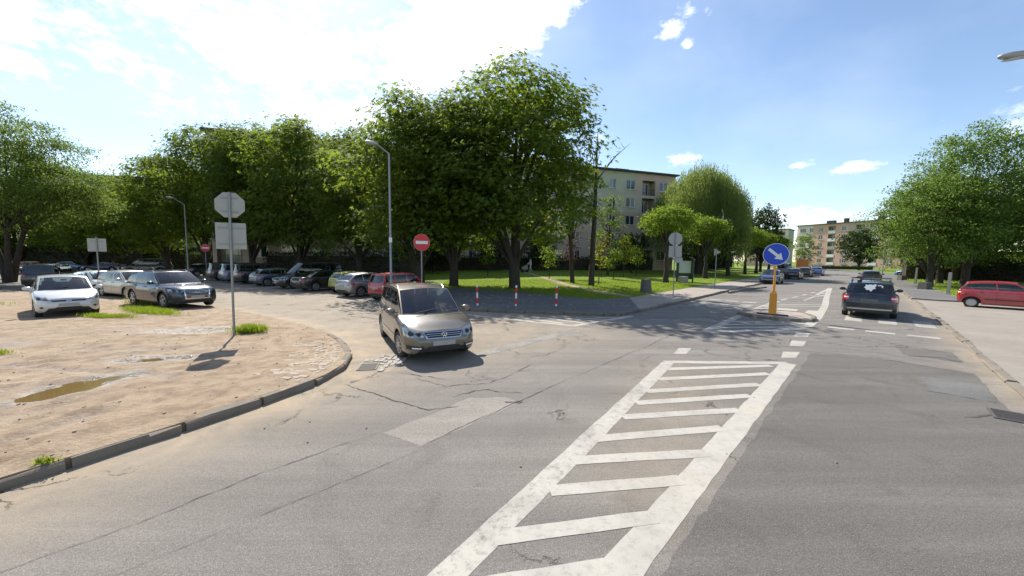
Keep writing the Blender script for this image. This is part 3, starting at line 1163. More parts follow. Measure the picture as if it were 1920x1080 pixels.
spec('wagon', L=4.58, W=1.80, H=1.58, wb=2.60, fo=.92, rw=.33, clr=.22, nose=.74, hood=.98, belt=1.05, xc=1.0, xwt=.2, xrt=-1.98, xrb=-2.2, wt=.74, kn=[-.25, -1.1, -1.65], rails=True)
spec('mini', L=3.34, W=1.51, H=1.43, wb=2.20, fo=.63, rw=.275, clr=.18, nose=.70, hood=.92, belt=.97, xc=.86, xwt=.2, xrt=-1.32, xrb=-1.58, wt=.74, kn=[-.35])
spec('tall', L=3.54, W=1.58, H=1.56, wb=2.30, fo=.70, rw=.29, clr=.20, nose=.76, hood=1.0, belt=1.02, xc=.92, xwt=.35, xrt=-1.55, xrb=-1.68, wt=.77, kn=[-.15, -.95], rails=False)
spec('offroad', L=4.45, W=1.80, H=1.75, wb=2.62, fo=.78, rw=.36, clr=.27, nose=.92, hood=1.05, belt=1.10, xc=.95, xwt=.45, xrt=-2.0, xrb=-2.12, wt=.78, kn=[-.1, -1.0, -1.6], rails=True)
spec('van', L=4.8, W=1.9, H=1.95, wb=3.0, fo=.9, rw=.33, clr=.21, nose=.85, hood=1.12, belt=1.18, xc=1.45, xwt=.75, xrt=-2.2, xrb=-2.32, wt=.8, kn=[.25, -.9, -1.7], rails=False)

WHEELS = {}


def wheel_meshes(r, style):
    key = (round(r, 3), style)
    if key in WHEELS:
        return WHEELS[key]
    w = .2
    Rr = r * .66
    Mx = Matrix.Rotation(rad(90), 4, 'X')       # lathe axis -> -Y is outward for +h
    t = MB()
    t.lathe([(Rr, -w / 2), (r * .93, -w / 2), (r * .985, -w / 2 + .02), (r, -w / 2 + .05), (r, w / 2 - .05), (r * .985, w / 2 - .02), (r * .93, w / 2), (Rr, w / 2 - .01), (Rr, -w / 2)], 28, Mx)
    tm = t.mesh('tyre', MAT_RUBBER, 40)
    b = MB()
    b.lathe([(Rr * 1.01, -w / 2 + .01), (Rr * 1.01, w / 2 - .004), (Rr * .93, w / 2 + .002), (Rr * .9, w / 2 - .03), (.05, w / 2 - .06)], 28, Mx, MAT_RIM if style != 'cap' else MAT_RIM)
    b.lathe([(Rr * .88, w / 2 - .035), (.02, w / 2 - .045)], 28, Mx, MAT_BLACK if style != 'cap' else MAT_RIM)
    n = {'five': 5, 'ten': 10, 'cap': 9, 'seven': 7}[style]
    for k in range(n):
        a = 2 * math.pi * k / n
        Mr = Matrix.Rotation(a, 4, 'Y')
        sw = {'five': .075, 'ten': .03, 'cap': .035, 'seven': .05}[style]
        bb = MB().box((0, 0, 0), (sw, .03, Rr * .86))
        b.add([Mr @ (Vector(p) + Vector((0, -(w / 2 - .012), Rr * .47))) for p in bb.v], bb.f, MAT_RIM)
    b.lathe([(.065, w / 2 - .05), (.062, w / 2), (.03, w / 2 + .004), (0.001, w / 2 + .004)], 16, Mx, MAT_RIM)
    rm = b.mesh('rim', None, 30)
    WHEELS[key] = (tm, rm)
    return WHEELS[key]


def make_car(name, label, typ, paint, loc, heading, group=None, detail=2, wheel='five', trim=None, pillar_black=False, steer=0.0, rear=False, cat='car', opts=(), plate=MAT_PLATE):
    s = dict(CARS[typ])
    L, W, H, rw = s['L'], s['W'], s['H'], s['rw']
    hw = W / 2
    xf, xr = L / 2 - s['fo'], L / 2 - s['fo'] - s['wb']
    root = empty(name, loc, math.atan2(heading[1], heading[0]))
    tag(root, label, cat, group)
    F, B = L / 2, -L / 2
    nose, hood, belt = s['nose'], s['hood'], s['belt']
    deck = s.get('deck')
    top = [(F, nose * .70), (F - .02, nose * .84), (F - .07, nose * .95), (F - .16, nose), (F - .42, nose + (hood - nose) * .45), (s['xc'], hood)]
    top += [(0, hood + (belt - hood) * .45), (s['xrb'], belt)] if not deck else [(0, hood + .02), (s['xrb'], deck)]
    tb = deck if deck else belt
    top += [(B + .16, tb - .005), (B + .09, tb - .03), (B + .03, tb - .12), (B + .008, tb * .72), (B, tb * .66)] if deck else [(B + .05, tb - .04), (B + .015, tb - .16), (B, tb * .66)]
    bot = [(F, .40), (F - .03, .30), (F - .12, .225), (F - .4, s['clr']), (B + .4, s['clr'] + .02), (B + .12, .27), (B + .02, .34), (B, .42)]
    wid = [(F, .60), (F - .05, .72), (F - .14, .83), (F - .3, .92), (F - .55, .97), (F - .95, 1.0), (B + .75, 1.0), (B + .35, .975), (B + .14, .93), (B + .04, .86), (B, .78)]
    st = set(np.round(np.concatenate([np.linspace(B, F, 46), [F - .01, F - .025, F - .045, F - .08, F - .12, F - .2, B + .01, B + .02, B + .04, B + .08, B + .12]]), 4))
    ra = rw + .055
    for xw in (xf, xr):
        for t in np.linspace(0, math.pi, 15):
            st.add(round(float(xw + ra * math.cos(t)), 4))
        st.add(round(float(xw + ra + .004), 4))
        st.add(round(float(xw - ra - .004), 4))
    X = np.array(sorted(st))
    ZT = interp(top, X, .03)
    ZB = interp(bot, X, .04)
    WD = interp(wid, X, .05) * hw
    crown = .035
    rings = []
    for x, zt, zb, w in zip(X, ZT, ZB, WD):
        arch = 0
        for xw in (xf, xr):
            if abs(x - xw) < ra + .001:
                zb = max(zb, rw + math.sqrt(max(0, ra * ra - (x - xw) ** 2)))
                arch = 1
        d = zt - zb
        dd = max(zt - ZB.min(), .1)
        y0 = .985 if arch else .91
        zz = [zb, zb + min(.05, d * .2), zb + .36 * d, zb + .60 * d, zb + .82 * d, zb + .94 * d, zt - .006, zt + crown * .55, zt + crown * .9, zt + crown]
        yy = [y0, .975 if not arch else .995, 1.0, .998, .972, .935, .885, .6, .3, 0]
        half = [(x, w * y, z) for y, z in zip(yy, zz)]
        rings.append(half + [(p[0], -p[1], p[2]) for p in half[-2::-1]])
    nr = len(rings[0])
    body = MB()
    vs_ = [p for r in rings for p in r]
    fs = []
    for i in range(len(rings) - 1):
        for k in range(nr - 1):
            fs.append((i * nr + k, i * nr + k + 1, (i + 1) * nr + k + 1, (i + 1) * nr + k))
    fs.append(tuple(range(nr))[::-1])
    fs.append(tuple((len(rings) - 1) * nr + k for k in range(nr)))
    bvh = BVHTree.FromPolygons([Vector(p) for p in vs_], fs)
    body.add(vs_, fs, paint)
    # greenhouse
    wb_ = .885 * hw
    wt = s['wt'] * hw
    xc, xwt, xrt, xrb = s['xc'], s['xwt'], s['xrt'], s['xrb']
    rcrown = .05
    zr0 = H - rcrown

    def beltz(x):
        return float(interp(top, np.array([x]), .03)[0]) - .01

    def roofz(x):
        c = (xwt + xrt) / 2
        hl = (xwt - xrt) / 2
        q = (x - c - .15 * hl) / hl
        return zr0 - .055 * q * q

    def bw(x):
        return wb_ * (1 - .05 * max(0, (x - .2)) - .07 * max(0, (-x - 1.2)))
    kn = [(xc, xwt)] + [(k, k - .05) for k in s['kn']] + [(xrb, xrt)]
    U = np.linspace(0, 1, len(kn))

    def side(sg):
        def fn(u, t):
            xb = float(np.interp(u, U, [k[0] for k in kn]))
            xt = float(np.interp(u, U, [k[1] for k in kn]))
            x = xb + (xt - xb) * t
            y = bw(xb) + (wt - .01 - bw(xb)) * t + .03 * math.sin(math.pi * t)
            z = beltz(xb) + (roofz(xt) - beltz(xb)) * t
            return (x, sg * y, z)
        return fn

    def front(v, t):
        x = xc + .17 * (1 - v * v) + (xwt + .06 * (1 - v * v) - xc - .17 * (1 - v * v)) * t
        y = v * (bw(xc) + (wt - .01 - bw(xc)) * t)
        z0 = beltz(min(xc + .17 * (1 - v * v), F)) + crown * .9 * (1 - v * v)
        z1 = roofz(xwt) + rcrown * (1 - v * v)
        return (x, y, z0 + (z1 - z0) * t + .02 * math.sin(math.pi * t))

    def back(v, t):
        cb = .10 if not deck else .08
        x = xrb - cb * (1 - v * v) * .6 + (xrt - .05 * (1 - v * v) - xrb + cb * .6 * (1 - v * v)) * t
        y = v * (bw(xrb) + (wt - .01 - bw(xrb)) * t)
        z0 = beltz(max(xrb - cb * .6 * (1 - v * v), B + .02)) + crown * .6 * (1 - v * v)
        z1 = roofz(xrt) + rcrown * (1 - v * v)
        return (x, y, z0 + (z1 - z0) * t + .015 * math.sin(math.pi * t))

    def roof(v, q):
        x = xwt + (xrt - xwt) * q + (.06 * (1 - q) - .05 * q) * (1 - v * v)
        xe = xwt + (xrt - xwt) * q
        y = v * (wt - .01)
        return (x, y, roofz(xe) + rcrown * (1 - v * v))
    vf = [-1, -.955, -.9, -.6, -.3, 0, .3, .6, .9, .955, 1]
    tf = [0, .035, .1, .35, .65, .88, .955, 1]
    body.grid(front, vf, tf, lambda v, t: abs(v) < .955 and .035 < t < .955, paint)
    tb_ = [0, .10, .35, .65, .84, 1] if not deck else [0, .06, .35, .65, .9, 1]
    body.grid(back, [-x for x in vf], tb_, lambda v, t: abs(v) < .9 and tb_[1] < t < tb_[-2], paint)
    body.grid(roof, list(np.linspace(-1, 1, 11)), list(np.linspace(0, 1, 9)), None, paint)
    wins = []
    for i in range(len(kn) - 1):
        wid_m = abs(kn[i][0] - kn[i + 1][0])
        g = .035 / max(wid_m, .2)
        a = U[i] + (U[i + 1] - U[i]) * ((.14 if i == 0 else g))
        b = U[i + 1] - (U[i + 1] - U[i]) * (g if i < len(kn) - 2 else max(g, .07 / max(wid_m, .2)))
        if i == len(kn) - 2 and wid_m < .18:
            continue
        wins.append((a, b))
    ucut = sorted(set([0, 1] + [x for w_ in wins for x in w_] + [(w_[0] + w_[1]) / 2 for w_ in wins]))
    tcut = [0, .07, .3, .6, .87, 1]
    for sg in (1, -1):
        fn = side(sg)
        us = ucut if sg < 0 else ucut[::-1]
        body.grid(fn, us, tcut, lambda u, t: .07 < t < .87 and any(a < u < b for a, b in wins), paint)
    bo = body.build('body', None, root, 38)
    if 'stripe_lower' in opts:
        pass

    # glass

    def pane(nm, fn, u0, u1, t0, t1, ins, flip=False):
        us = list(np.linspace(u0, u1, 7))
        if flip:
            us = us[::-1]
        ts = list(np.linspace(t0, t1, 6))
        m_ = MB()
        m_.grid(fn, us, ts)
        m_.v = [tuple(np.array(p) + np.array(ins)) for p in m_.v]
        f0 = [Vector(m_.v[q_]) for q_ in m_.f[len(m_.f) // 2]]
        nn = (f0[1] - f0[0]).cross(f0[2] - f0[0])
        if nn.dot(f0[0] - Vector(((xc + xrb) / 2, 0, .9))) < 0:
            m_.f = [q_[::-1] for q_ in m_.f]
        return m_.build(nm, MAT_CGLASS, root, 60)
    pane('windscreen', front, -.955, .955, .035, .955, (-.004, 0, -.004))
    pane('rear_window', back, -.9, .9, tb_[1], tb_[-2], (.004, 0, -.003), True)
    for sg in (1, -1):
        for a, b in wins:
            pane('side_window', side(sg), a, b, .07, .87, (0, -sg * .004, 0), sg > 0)
    # black window surround on the windscreen base and pillars between side windows
    fr = MB()
    fr.grid(front, list(np.linspace(-.97, .97, 9)), [.0, .05])
    fr.v = [(p[0] + .006, p[1], p[2] + .006) for p in fr.v]
    fr.build('cowl_trim', MAT_BLACK, root)
    if pillar_black:
        for sg in (1, -1):
            pb = MB()
            for (a0, b0), (a1, b1) in zip(wins[:-1], wins[1:]):
                pb.grid(side(sg), [b0 - .004, a1 + .004] if sg < 0 else [a1 + .004, b0 - .004], [.07, .3, .6, .87])
            pb.v = [(p[0], p[1] + sg * .003, p[2]) for p in pb.v]
            pb.build('pillar_trim', MAT_BLACK, root)
    # underbody and cabin
    ub = MB()
    ub.box(((F + B) / 2, 0, .42), (L - .35, W - .56, .36))
    ub.box(((xf + xr) / 2, 0, .36), (s['wb'] - 2 * ra - .02, W - .2, .26))
    ub.box((xf + (F - xf - .1) / 2 + ra / 2 + .02, 0, .42), (max(.1, F - xf - ra - .22), W * .72, .3))
    ub.box((xr - (xr - B) / 2 - ra / 2, 0, .44), (max(.1, xr - B - ra - .12), W * .8, .3))
    ub.build('underbody', MAT_BLACK, root)
    if detail >= 1:
        it = MB()
        zb_ = beltz(0) + crown + .01
        it.box(((xc + xrb) / 2, 0, zb_), (abs(xc - xrb) * .86, wb_ * 1.7, .02))
        xs0 = s['kn'][0] + .0
        for y in (-.36, .36):
            it.box((xs0 - .02, y, zb_ + .12), (.13, .42, .26), taper=.8)
            it.box((xs0 - .07, y, zb_ + .31), (.08, .24, .14), taper=.85)
        if len(s['kn']) > 1 or typ == 'mini':
            xq = (s['kn'][1] if len(s['kn']) > 1 else -1.0) - .05
            it.box((xq, 0, zb_ + .08), (.12, 1.1, .16), taper=.9)
            for y in (-.36, .36):
                it.box((xq - .03, y, zb_ + .2), (.07, .2, .1), taper=.85)
        it.lathe([(.16, -.012), (.185, 0), (.16, .012), (.16, -.012)], 16, Matrix.Translation((xc - .48, .36, zb_ + .05)) @ Matrix.Rotation(rad(-65), 4, 'Y'))
        it.build('interior', MAT_INT, root)
        mir = MB().box((0, 0, 0), (.06, .16, .06))
        mir.build('rear_view_mirror', MAT_BLACK, root, loc=(xwt + .12, 0, roofz(xwt) - .1))

    # projected details
    def decal(nm, quad, axis, mat, off=.004, nx=7, ny=4, parent=None, smooth=50, rnd=False):
        """quad: 4 corners; axis 'f','r' -> (y,z); 'l','R' -> (x,z)"""
        m_ = MB()
        q = [np.array(c, float) for c in quad]

        def fn(u, v):
            if rnd:
                a_, b_ = 2 * u - 1, 2 * v - 1
                u, v = .5 + .5 * a_ * math.sqrt(1 - b_ * b_ / 2), .5 + .5 * b_ * math.sqrt(1 - a_ * a_ / 2)
            p = (q[0] * (1 - u) + q[1] * u) * (1 - v) + (q[3] * (1 - u) + q[2] * u) * v
            if axis in 'fr':
                sg = 1 if axis == 'f' else -1
                h = bvh.ray_cast(Vector((sg * (F + 2), p[0], p[1])), Vector((-sg, 0, 0)))
                if h[0] is None:
                    h = bvh.find_nearest(Vector((sg * F, p[0], p[1])))
            else:
                sg = 1 if axis == 'l' else -1
                h = bvh.ray_cast(Vector((p[0], sg * 3, p[1])), Vector((0, -sg, 0)))
                if h[0] is None:
                    h = bvh.find_nearest(Vector((p[0], sg * hw, p[1])))
            nn = h[1]
            c = Vector((F if axis == 'f' else B if axis == 'r' else h[0].x, 0 if axis in 'fr' else sg * hw, h[0].z)) - Vector((0, 0, h[0].z))
            out = Vector((sg, 0, 0)) if axis in 'fr' else Vector((0, sg, 0))
            if nn.dot(out) < 0:
                nn = -nn
            return tuple(h[0] + nn * off)
        m_.grid(fn, list(np.linspace(0, 1, nx)), list(np.linspace(0, 1, ny)))
        # thickness: a rim going back into the body
        return m_.build(nm, mat, parent or root, smooth)
    hl_w, hl_i = hw * .93, hw * .52
    zt_, zb2 = nose * 1.0, nose * .80
    style = s.get('style', typ)
    for sg in (1, -1):
        if typ == 'mpv':
            hq = [(sg * hl_w, .62), (sg * hl_i * .98, .60), (sg * hl_i, .735), (sg * hl_w, .80)]
        elif typ == 'suv':
            hq = [(sg * hl_w, .78), (sg * hw * .55, .76), (sg * hw * .56, .87), (sg * hl_w, .89)]
        elif typ == 'hatch':
            hq = [(sg * hl_w, .69), (sg * hw * .55, .63), (sg * hw * .60, .70), (sg * hl_w, .83)]
        else:
            hq = [(sg * hl_w, nose * .80), (sg * hl_i, nose * .78), (sg * hl_i, nose * .95), (sg * hl_w, nose * 1.04)]
        hl = decal('headlight', hq if sg < 0 else hq, 'f', MAT_LAMP, .006)
        if detail >= 2:
            cx_, cz_ = np.mean([p[0] for p in hq]), np.mean([p[1] for p in hq])
            for dx in (-.07, .08):
                r_ = .05
                decal('lens', [(cx_ + dx - r_, cz_ - r_), (cx_ + dx + r_, cz_ - r_), (cx_ + dx + r_, cz_ + r_), (cx_ + dx - r_, cz_ + r_)], 'f', MAT_BLACK, .009, 7, 7, hl, 50, True)
        # tail lights
        tz = tb
        if typ in ('tall',):
            tq = [(sg * hw * .9, .66), (sg * hw * .74, .66), (sg * hw * .74, 1.0), (sg * hw * .88, 1.0)]
        elif typ == 'wagon':
            tq = [(sg * hw * .98, .76), (sg * hw * .70, .78), (sg * hw * .70, .97), (sg * hw * .96, 1.0)]
        elif typ == 'mini':
            tq = [(sg * hw * .97, .68), (sg * hw * .80, .68), (sg * hw * .8, .9), (sg * hw * .95, .92)]
        else:
            tq = [(sg * hw * .97, tz * .74), (sg * hw * .62, tz * .76), (sg * hw * .62, tz * .88), (sg * hw * .95, tz * .92)]
        tl = decal('tail_light', tq, 'r', MAT_RED, .006)
        if detail >= 2 and rear:
            a = [np.array(t) for t in tq]
            mid = lambda u, v: tuple((a[0] * (1 - u) + a[1] * u) * (1 - v) + (a[3] * (1 - u) + a[2] * u) * v)
            decal('reverse_lamp', [mid(.35, .42), mid(.95, .42), mid(.95, .68), mid(.35, .68)], 'r', MAT_SIGNWHITE, .009, 4, 3, tl)
    # grille, bumper intake, plates
    if typ == 'suv':
        decal('grille_frame', [(-.46, .44), (.46, .44), (.50, .86), (-.50, .86)], 'f', MAT_CHROME, .008, 9, 5)
        decal('grille', [(-.41, .48), (.41, .48), (.45, .825), (-.45, .825)], 'f', MAT_BLACK, .013, 9, 5)
        for k in range(5):
            z = .53 + k * .058
            decal('grille_slat', [(-.42, z), (.42, z), (.42, z + .012), (-.42, z + .012)], 'f', MAT_CHROME, .018, 7, 2)
        for k in range(4):
            rg = MB().lathe([(.026, 0), (.033, .004), (.026, .008), (.026, 0)], 14, Matrix.Translation((F + .004, -.075 + k * .05, .77)) @ Matrix.Rotation(rad(90), 4, 'Y'))
            rg.build('badge_ring', MAT_CHROME, root)
        for sg in (1, -1):
            decal('air_intake', [(sg * .82, .36), (sg * .56, .36), (sg * .56, .52), (sg * .84, .54)], 'f', MAT_BLACK, .005)
        decal('bumper_skirt', [(-.6, .30), (.6, .30), (.55, .40), (-.55, .40)], 'f', MAT_BLACK, .005)
    elif typ == 'mpv':
        decal('grille_frame', [(-.40, .575), (.40, .575), (.47, .725), (-.47, .725)], 'f', MAT_CHROME, .006, 9, 3)
        decal('grille', [(-.375, .592), (.375, .592), (.44, .708), (-.44, .708)], 'f', MAT_BLACK, .010, 9, 3)
        for z in (.628, .668):
            decal('grille_slat', [(-.40, z), (.40, z), (.40, z + .009), (-.40, z + .009)], 'f', MAT_CHROME, .015, 7, 2)
        em = MB()
        MY = Matrix.Translation((F + .008, 0, .655)) @ Matrix.Rotation(rad(90), 4, 'Y')
        em.lathe([(.056, 0), (.066, .006), (.056, .012), (.056, 0)], 20, MY, MAT_CHROME)
        em.lathe([(.055, .001), (.001, .003)], 20, MY, MAT_BLACK)
        for (y0, z0, y1, z1) in ((-.026, .046, 0, .004), (.026, .046, 0, .004), (-.047, .02, -.022, -.046), (-.022, -.046, 0, -.008), (0, -.008, .022, -.046), (.022, -.046, .047, .02)):
            em.tube([(F + .016, y0, .655 + z0), (F + .016, y1, .655 + z1)], .006, 5, MAT_CHROME)
        em.build('badge', None, root)
        decal('air_intake', [(-.42, .30), (.42, .30), (.36, .40), (-.36, .40)], 'f', MAT_BLACK, .005)
        for sg in (1, -1):
            decal('side_intake', [(sg * .80, .345), (sg * .47, .335), (sg * .47, .42), (sg * .80, .435)], 'f', MAT_BLACK, .005)
            decal('daytime_light', [(sg * .70, .365), (sg * .52, .36), (sg * .52, .39), (sg * .70, .395)], 'f', MAT_DRL, .012)
    elif typ == 'hatch':
        decal('grille', [(-.40, .60), (.40, .60), (.46, .655), (-.46, .655)], 'f', MAT_BLACK, .007, 9, 3)
        decal('badge', [(-.07, .585), (.07, .585), (.07, .675), (-.07, .675)], 'f', MAT_CHROME, .016, 4, 4)
        decal('air_intake', [(-.38, .33), (.38, .33), (.30, .40), (-.30, .40)], 'f', MAT_BLACK, .005)
        for sg in (1, -1):
            decal('fog_light', [(sg * .70, .36), (sg * .61, .36), (sg * .61, .43), (sg * .70, .43)], 'f', MAT_BLACK, .006, 7, 7, None, 50, True)
    else:
        decal('grille', [(-.40, nose * .80), (.40, nose * .80), (.43, nose * .93), (-.43, nose * .93)], 'f', MAT_BLACK, .006, 7, 3)
        decal('air_intake', [(-.5, .30), (.5, .30), (.46, .40), (-.46, .40)], 'f', MAT_BLACK, .005)
    pz = {'mpv': .47, 'suv': .545, 'hatch': .48}.get(typ, .47)
    decal('number_plate', [(-.26, pz - .055), (.26, pz - .055), (.26, pz + .055), (-.26, pz + .055)], 'f', MAT_PLATE, .022, 4, 3)
    rz_ = {'wagon': .78, 'sedan': .66, 'compact': .70, 'hatch': .74}.get(typ, .72)
    decal('number_plate', [(-.26, rz_ - .055), (.26, rz_ - .055), (.26, rz_ + .055), (-.26, rz_ + .055)], 'r', plate, .012, 4, 3)
    if rear or typ == 'mini':
        decal('bumper_trim', [(-.62, .33), (.62, .33), (.7, .45), (-.7, .45)], 'r', trim or MAT_BLACK, .006, 9, 3)
    if detail >= 2:
        # shut lines, handles, side mouldings
        doors = [xc - .12] + s['kn'][:2] + ([xr + .28] if len(s['kn']) >= 2 else [])
        for sg, ax in ((1, 'l'), (-1, 'R')):
            for x in doors:
                z1 = beltz(x) - .03
                decal('door_seam', [(x - .005, .24), (x + .005, .24), (x + .005, z1), (x - .005, z1)], ax, MAT_BLACK, .002, 2, 8)
            for x in s['kn'][:2]:
                hx = x + .14
                MB().box((0, 0, 0), (.2, .03, .035)).build('door_handle', paint, root, 20, loc=(hx, sg * (hw * .99), beltz(x) - .13))
            if trim or typ in ('mpv', 'mini'):
                decal('side_moulding', [(xr + ra + .1, .46), (xf - ra - .1, .46), (xf - ra - .1, .50), (xr + ra + .1, .50)], ax, MAT_CHROME if typ == 'mpv' else MAT_BLACK, .012, 9, 3)
            decal('sill', [(xr + ra + .03, .21), (xf - ra - .03, .21), (xf - ra - .03, .27), (xr + ra + .03, .27)], ax, MAT_BLACK, .004, 7, 2)
        decal('bonnet_seam', [(-hw * .80, nose * 1.005), (hw * .80, nose * 1.005), (hw * .80, nose * 1.012), (-hw * .80, nose * 1.012)], 'f', MAT_BLACK, .001, 11, 2)
        for y in (-.45, .25):
            MB().tube([(xc + .15, y, beltz(xc) + .06), (xc - .02, y + .52, beltz(xc) + .12)], .008, 5).build('wiper', MAT_BLACK, root)
        MB().tube([(xrt + .25, 0, H - .015), (xrt + .05, 0, H + .12)], [.012, .004], 6).build('aerial', MAT_BLACK, root)
    # mirrors
    for sg in (1, -1):
        m_ = MB()
        m_.lathe([(.001, -.075), (.055, -.07), (.075, -.03), (.08, .03), (.06, .055), (.001, .06)], 12,
                 Matrix.Translation((xc - .22, sg * (hw + .08), beltz(xc - .2) + .09)) @ Matrix.Diagonal((.8, 1.5, .95, 1)) @ Matrix.Rotation(rad(-90), 4, 'Y'))
        m_.box((xc - .22, sg * (hw - .03), beltz(xc - .2) + .05), (.07, .14, .045))
        m_.build('wing_mirror', MAT_BLACK if 'blackmirror' in opts else paint, root, 50)
    if s.get('rails'):
        for sg in (1, -1):
            pts = [(xwt - .12, sg * (wt - .06), roofz(xwt) - .01)] + [(x, sg * (wt - .055), roofz(x) + .055) for x in np.linspace(xwt - .3, xrt + .25, 6)] + [(xrt + .06, sg * (wt - .06), roofz(xrt) - .01)]
            MB().tube(pts, .018, 6).build('roof_rail', MAT_CHROME if 'chromerail' in opts else MAT_BLACK, root, 60)
    if 'crossbars' in opts:
        for x in (-.05, -1.05):
            MB().box((0, 0, 0), (.07, 2 * wt - .02, .028)).build('roof_bar', MAT_GALV if x < -.5 else MAT_BLACK, root, loc=(x, 0, H + .07))
        bx = MB()
        bx.box((-.5, .38, H + .115), (1.9, .16, .06))
        bx.build('roof_carrier', MAT_BLACK, root)
    if 'exhaust' in opts:
        MB().tube([(B + .25, .45, .27), (B + .02, .45, .265)], .035, 10).build('exhaust', MAT_GALV, root)
    if 'sticker' in opts:
        # pale irregular sticker on the rear window
        pts = [(-.62, .86), (-.5, .80), (-.38, .86), (-.2, .84), (-.06, .90), (.0, .80), (-.1, .66), (-.04, .56), (-.2, .50), (-.3, .34), (-.42, .46), (-.56, .44), (-.64, .58), (-.72, .60), (-.62, .70)]
        hole = [(-.44, .62), (-.36, .68), (-.27, .64), (-.26, .56), (-.36, .52), (-.44, .56)]
        m_ = MB()
        c = np.mean(pts, axis=0)
        for i in range(len(pts)):
            a, b = np.array(pts[i]), np.array(pts[(i + 1) % len(pts)])
            n_ = len(hole)
            j = int(i / len(pts) * n_) % n_
            j2 = int((i + 1) / len(pts) * n_) % n_
            q = [a, b, np.array(hole[(n_ - j2) % n_]), np.array(hole[(n_ - j) % n_])]
            m_.add([tuple(np.array(back(-(p[0] + .34) * .8, p[1])) + np.array((-.006, 0, .004))) for p in q], [(0, 1, 2, 3)])
        m_.build('window_sticker', MAT_SIGNWHITE, root)
        m2 = MB()
        q = [(.34, .80), (.5, .84), (.62, .74), (.60, .60), (.55, .60), (.54, .72), (.46, .77), (.36, .74)]
        m2.add([tuple(np.array(back(-p[0] * .9, p[1])) + np.array((-.006, 0, .004))) for p in q], [tuple(range(8))])
        m2.build('window_sticker', MAT_SIGNWHITE, root)
    # wheels
    tm, rm = wheel_meshes(rw, wheel)
    for x in (xf, xr):
        for sg in (1, -1):
            t = bpy.data.objects.new('wheel', tm)
            t.location = (x, sg * (hw - .135), rw)
            t.rotation_euler = (0, random.uniform(0, 6), (math.pi if sg > 0 else 0) + (steer if x > 0 else 0))
            link(t, root)
            r_ = bpy.data.objects.new('rim', rm)
            link(r_, t)
    return root


P_BEIGE = car_paint('beige_grey', (.135, .117, .097), .45, .34)
P_WHITE = car_paint('white', (.62, .62, .60), .1, .3, .08)
P_NAVY = car_paint('navy', (.012, .022, .05), .4, .25, .03)
P_DARKBLUE = car_paint('dark_blue', (.014, .021, .036), .4, .3, .06)
P_BLACK = car_paint('black', (.012, .012, .014), .2, .28, .08)
P_SILVER = car_paint('silver', (.34, .34, .33), .65, .34)
P_GREYBLUE = car_paint('grey_blue', (.13, .16, .2), .55, .34)
P_RED = car_paint('red', (.42, .014, .018), .1, .3, .06)
P_RED2 = car_paint('red_faded', (.38, .018, .03), .05, .38, .06)
P_YELLOW = car_paint('yellow_green', (.40, .40, .05), .1, .35)
P_CREAM = car_paint('cream_silver', (.5, .47, .41), .45, .34)
P_BLUE = car_paint('light_blue', (.12, .22, .42), .3, .34)
P_STEEL = car_paint('steel_blue', (.19, .23, .29), .55, .34)
P_ORANGE = car_paint('orange', (.55, .19, .03), .05, .4)
P_DARK = car_paint('dark_grey', (.03, .031, .034), .4, .32)


def ground_z(x, y):
    if inside(np.array([[x, y]]), DIRT)[0]:
        return float(dirt_h(np.array([[x, y]]))[0]) - .01
    return 0.0


def car_on(front_axle=None, rear_axle=None, heading=None, typ='hatch', **k):
    s = CARS[typ]
    h = Vector(heading).normalized()
    xf = s['L'] / 2 - s['fo']
    xr = xf - s['wb']
    c = Vector(front_axle) - h * xf if front_axle else Vector(rear_axle) - h * xr
    z = (ground_z(c.x + h.x * xf, c.y + h.y * xf) + ground_z(c.x + h.x * xr, c.y + h.y * xr)) / 2
    return make_car(typ=typ, loc=(c.x, c.y, z), heading=(h.x, h.y), **k)


car_on(front_axle=(-1.95, 9.25), heading=(.46, -.89), typ='mpv', name='car', label='beige-grey people carrier with roof rails turning out of the side street', paint=P_BEIGE, wheel='ten', opts=('chromerail',), steer=.12)
car_on(rear_axle=(15.55, 16.25), heading=(.69, .724), typ='wagon', name='car', label='dark estate car with pale rear window sticker driving away on the main street', paint=P_DARKBLUE, rear=True, plate=simple('number_plate_dark', (.12, .12, .11), .5), trim=simple('bumper_silver', (.42, .4, .36), .5, .3), opts=('crossbars', 'exhaust', 'sticker'))
car_on(front_axle=(-17.35, 14.55), heading=(.80, -.60), typ='hatch', name='car', label='white hatchback parked on the sandy verge facing the street', paint=P_WHITE, wheel='seven')
car_on(front_axle=(-14.9, 17.15), heading=(.90, -.43), typ='suv', name='car', label='dark navy sport utility car with a chrome framed grille at the side street', paint=P_NAVY, wheel='five')
car_on(rear_axle=(24.85, 20.2), heading=(.62, -.78), typ='mini', name='car', label='small red three-door car parked across the driveway on the right', paint=P_RED2, wheel='cap', rear=True)
PARKED = 'cars parked along the side street'


def parked(s_, typ, paint, label, nose_in=True, setback=0.0, detail=2, wheel='seven', tilt=0.0, **k):
    L = CARS[typ]['L']
    p = Vector((-7.5, 20.2)) + SD * s_ + SN * (L / 2 + .05 + setback)
    h = Matrix.Rotation(tilt, 2) @ SN
    h = h if nose_in else -h
    return make_car('car', label, typ, paint, (p.x, p.y, 0), (h.x, h.y), PARKED, detail, wheel, **k)


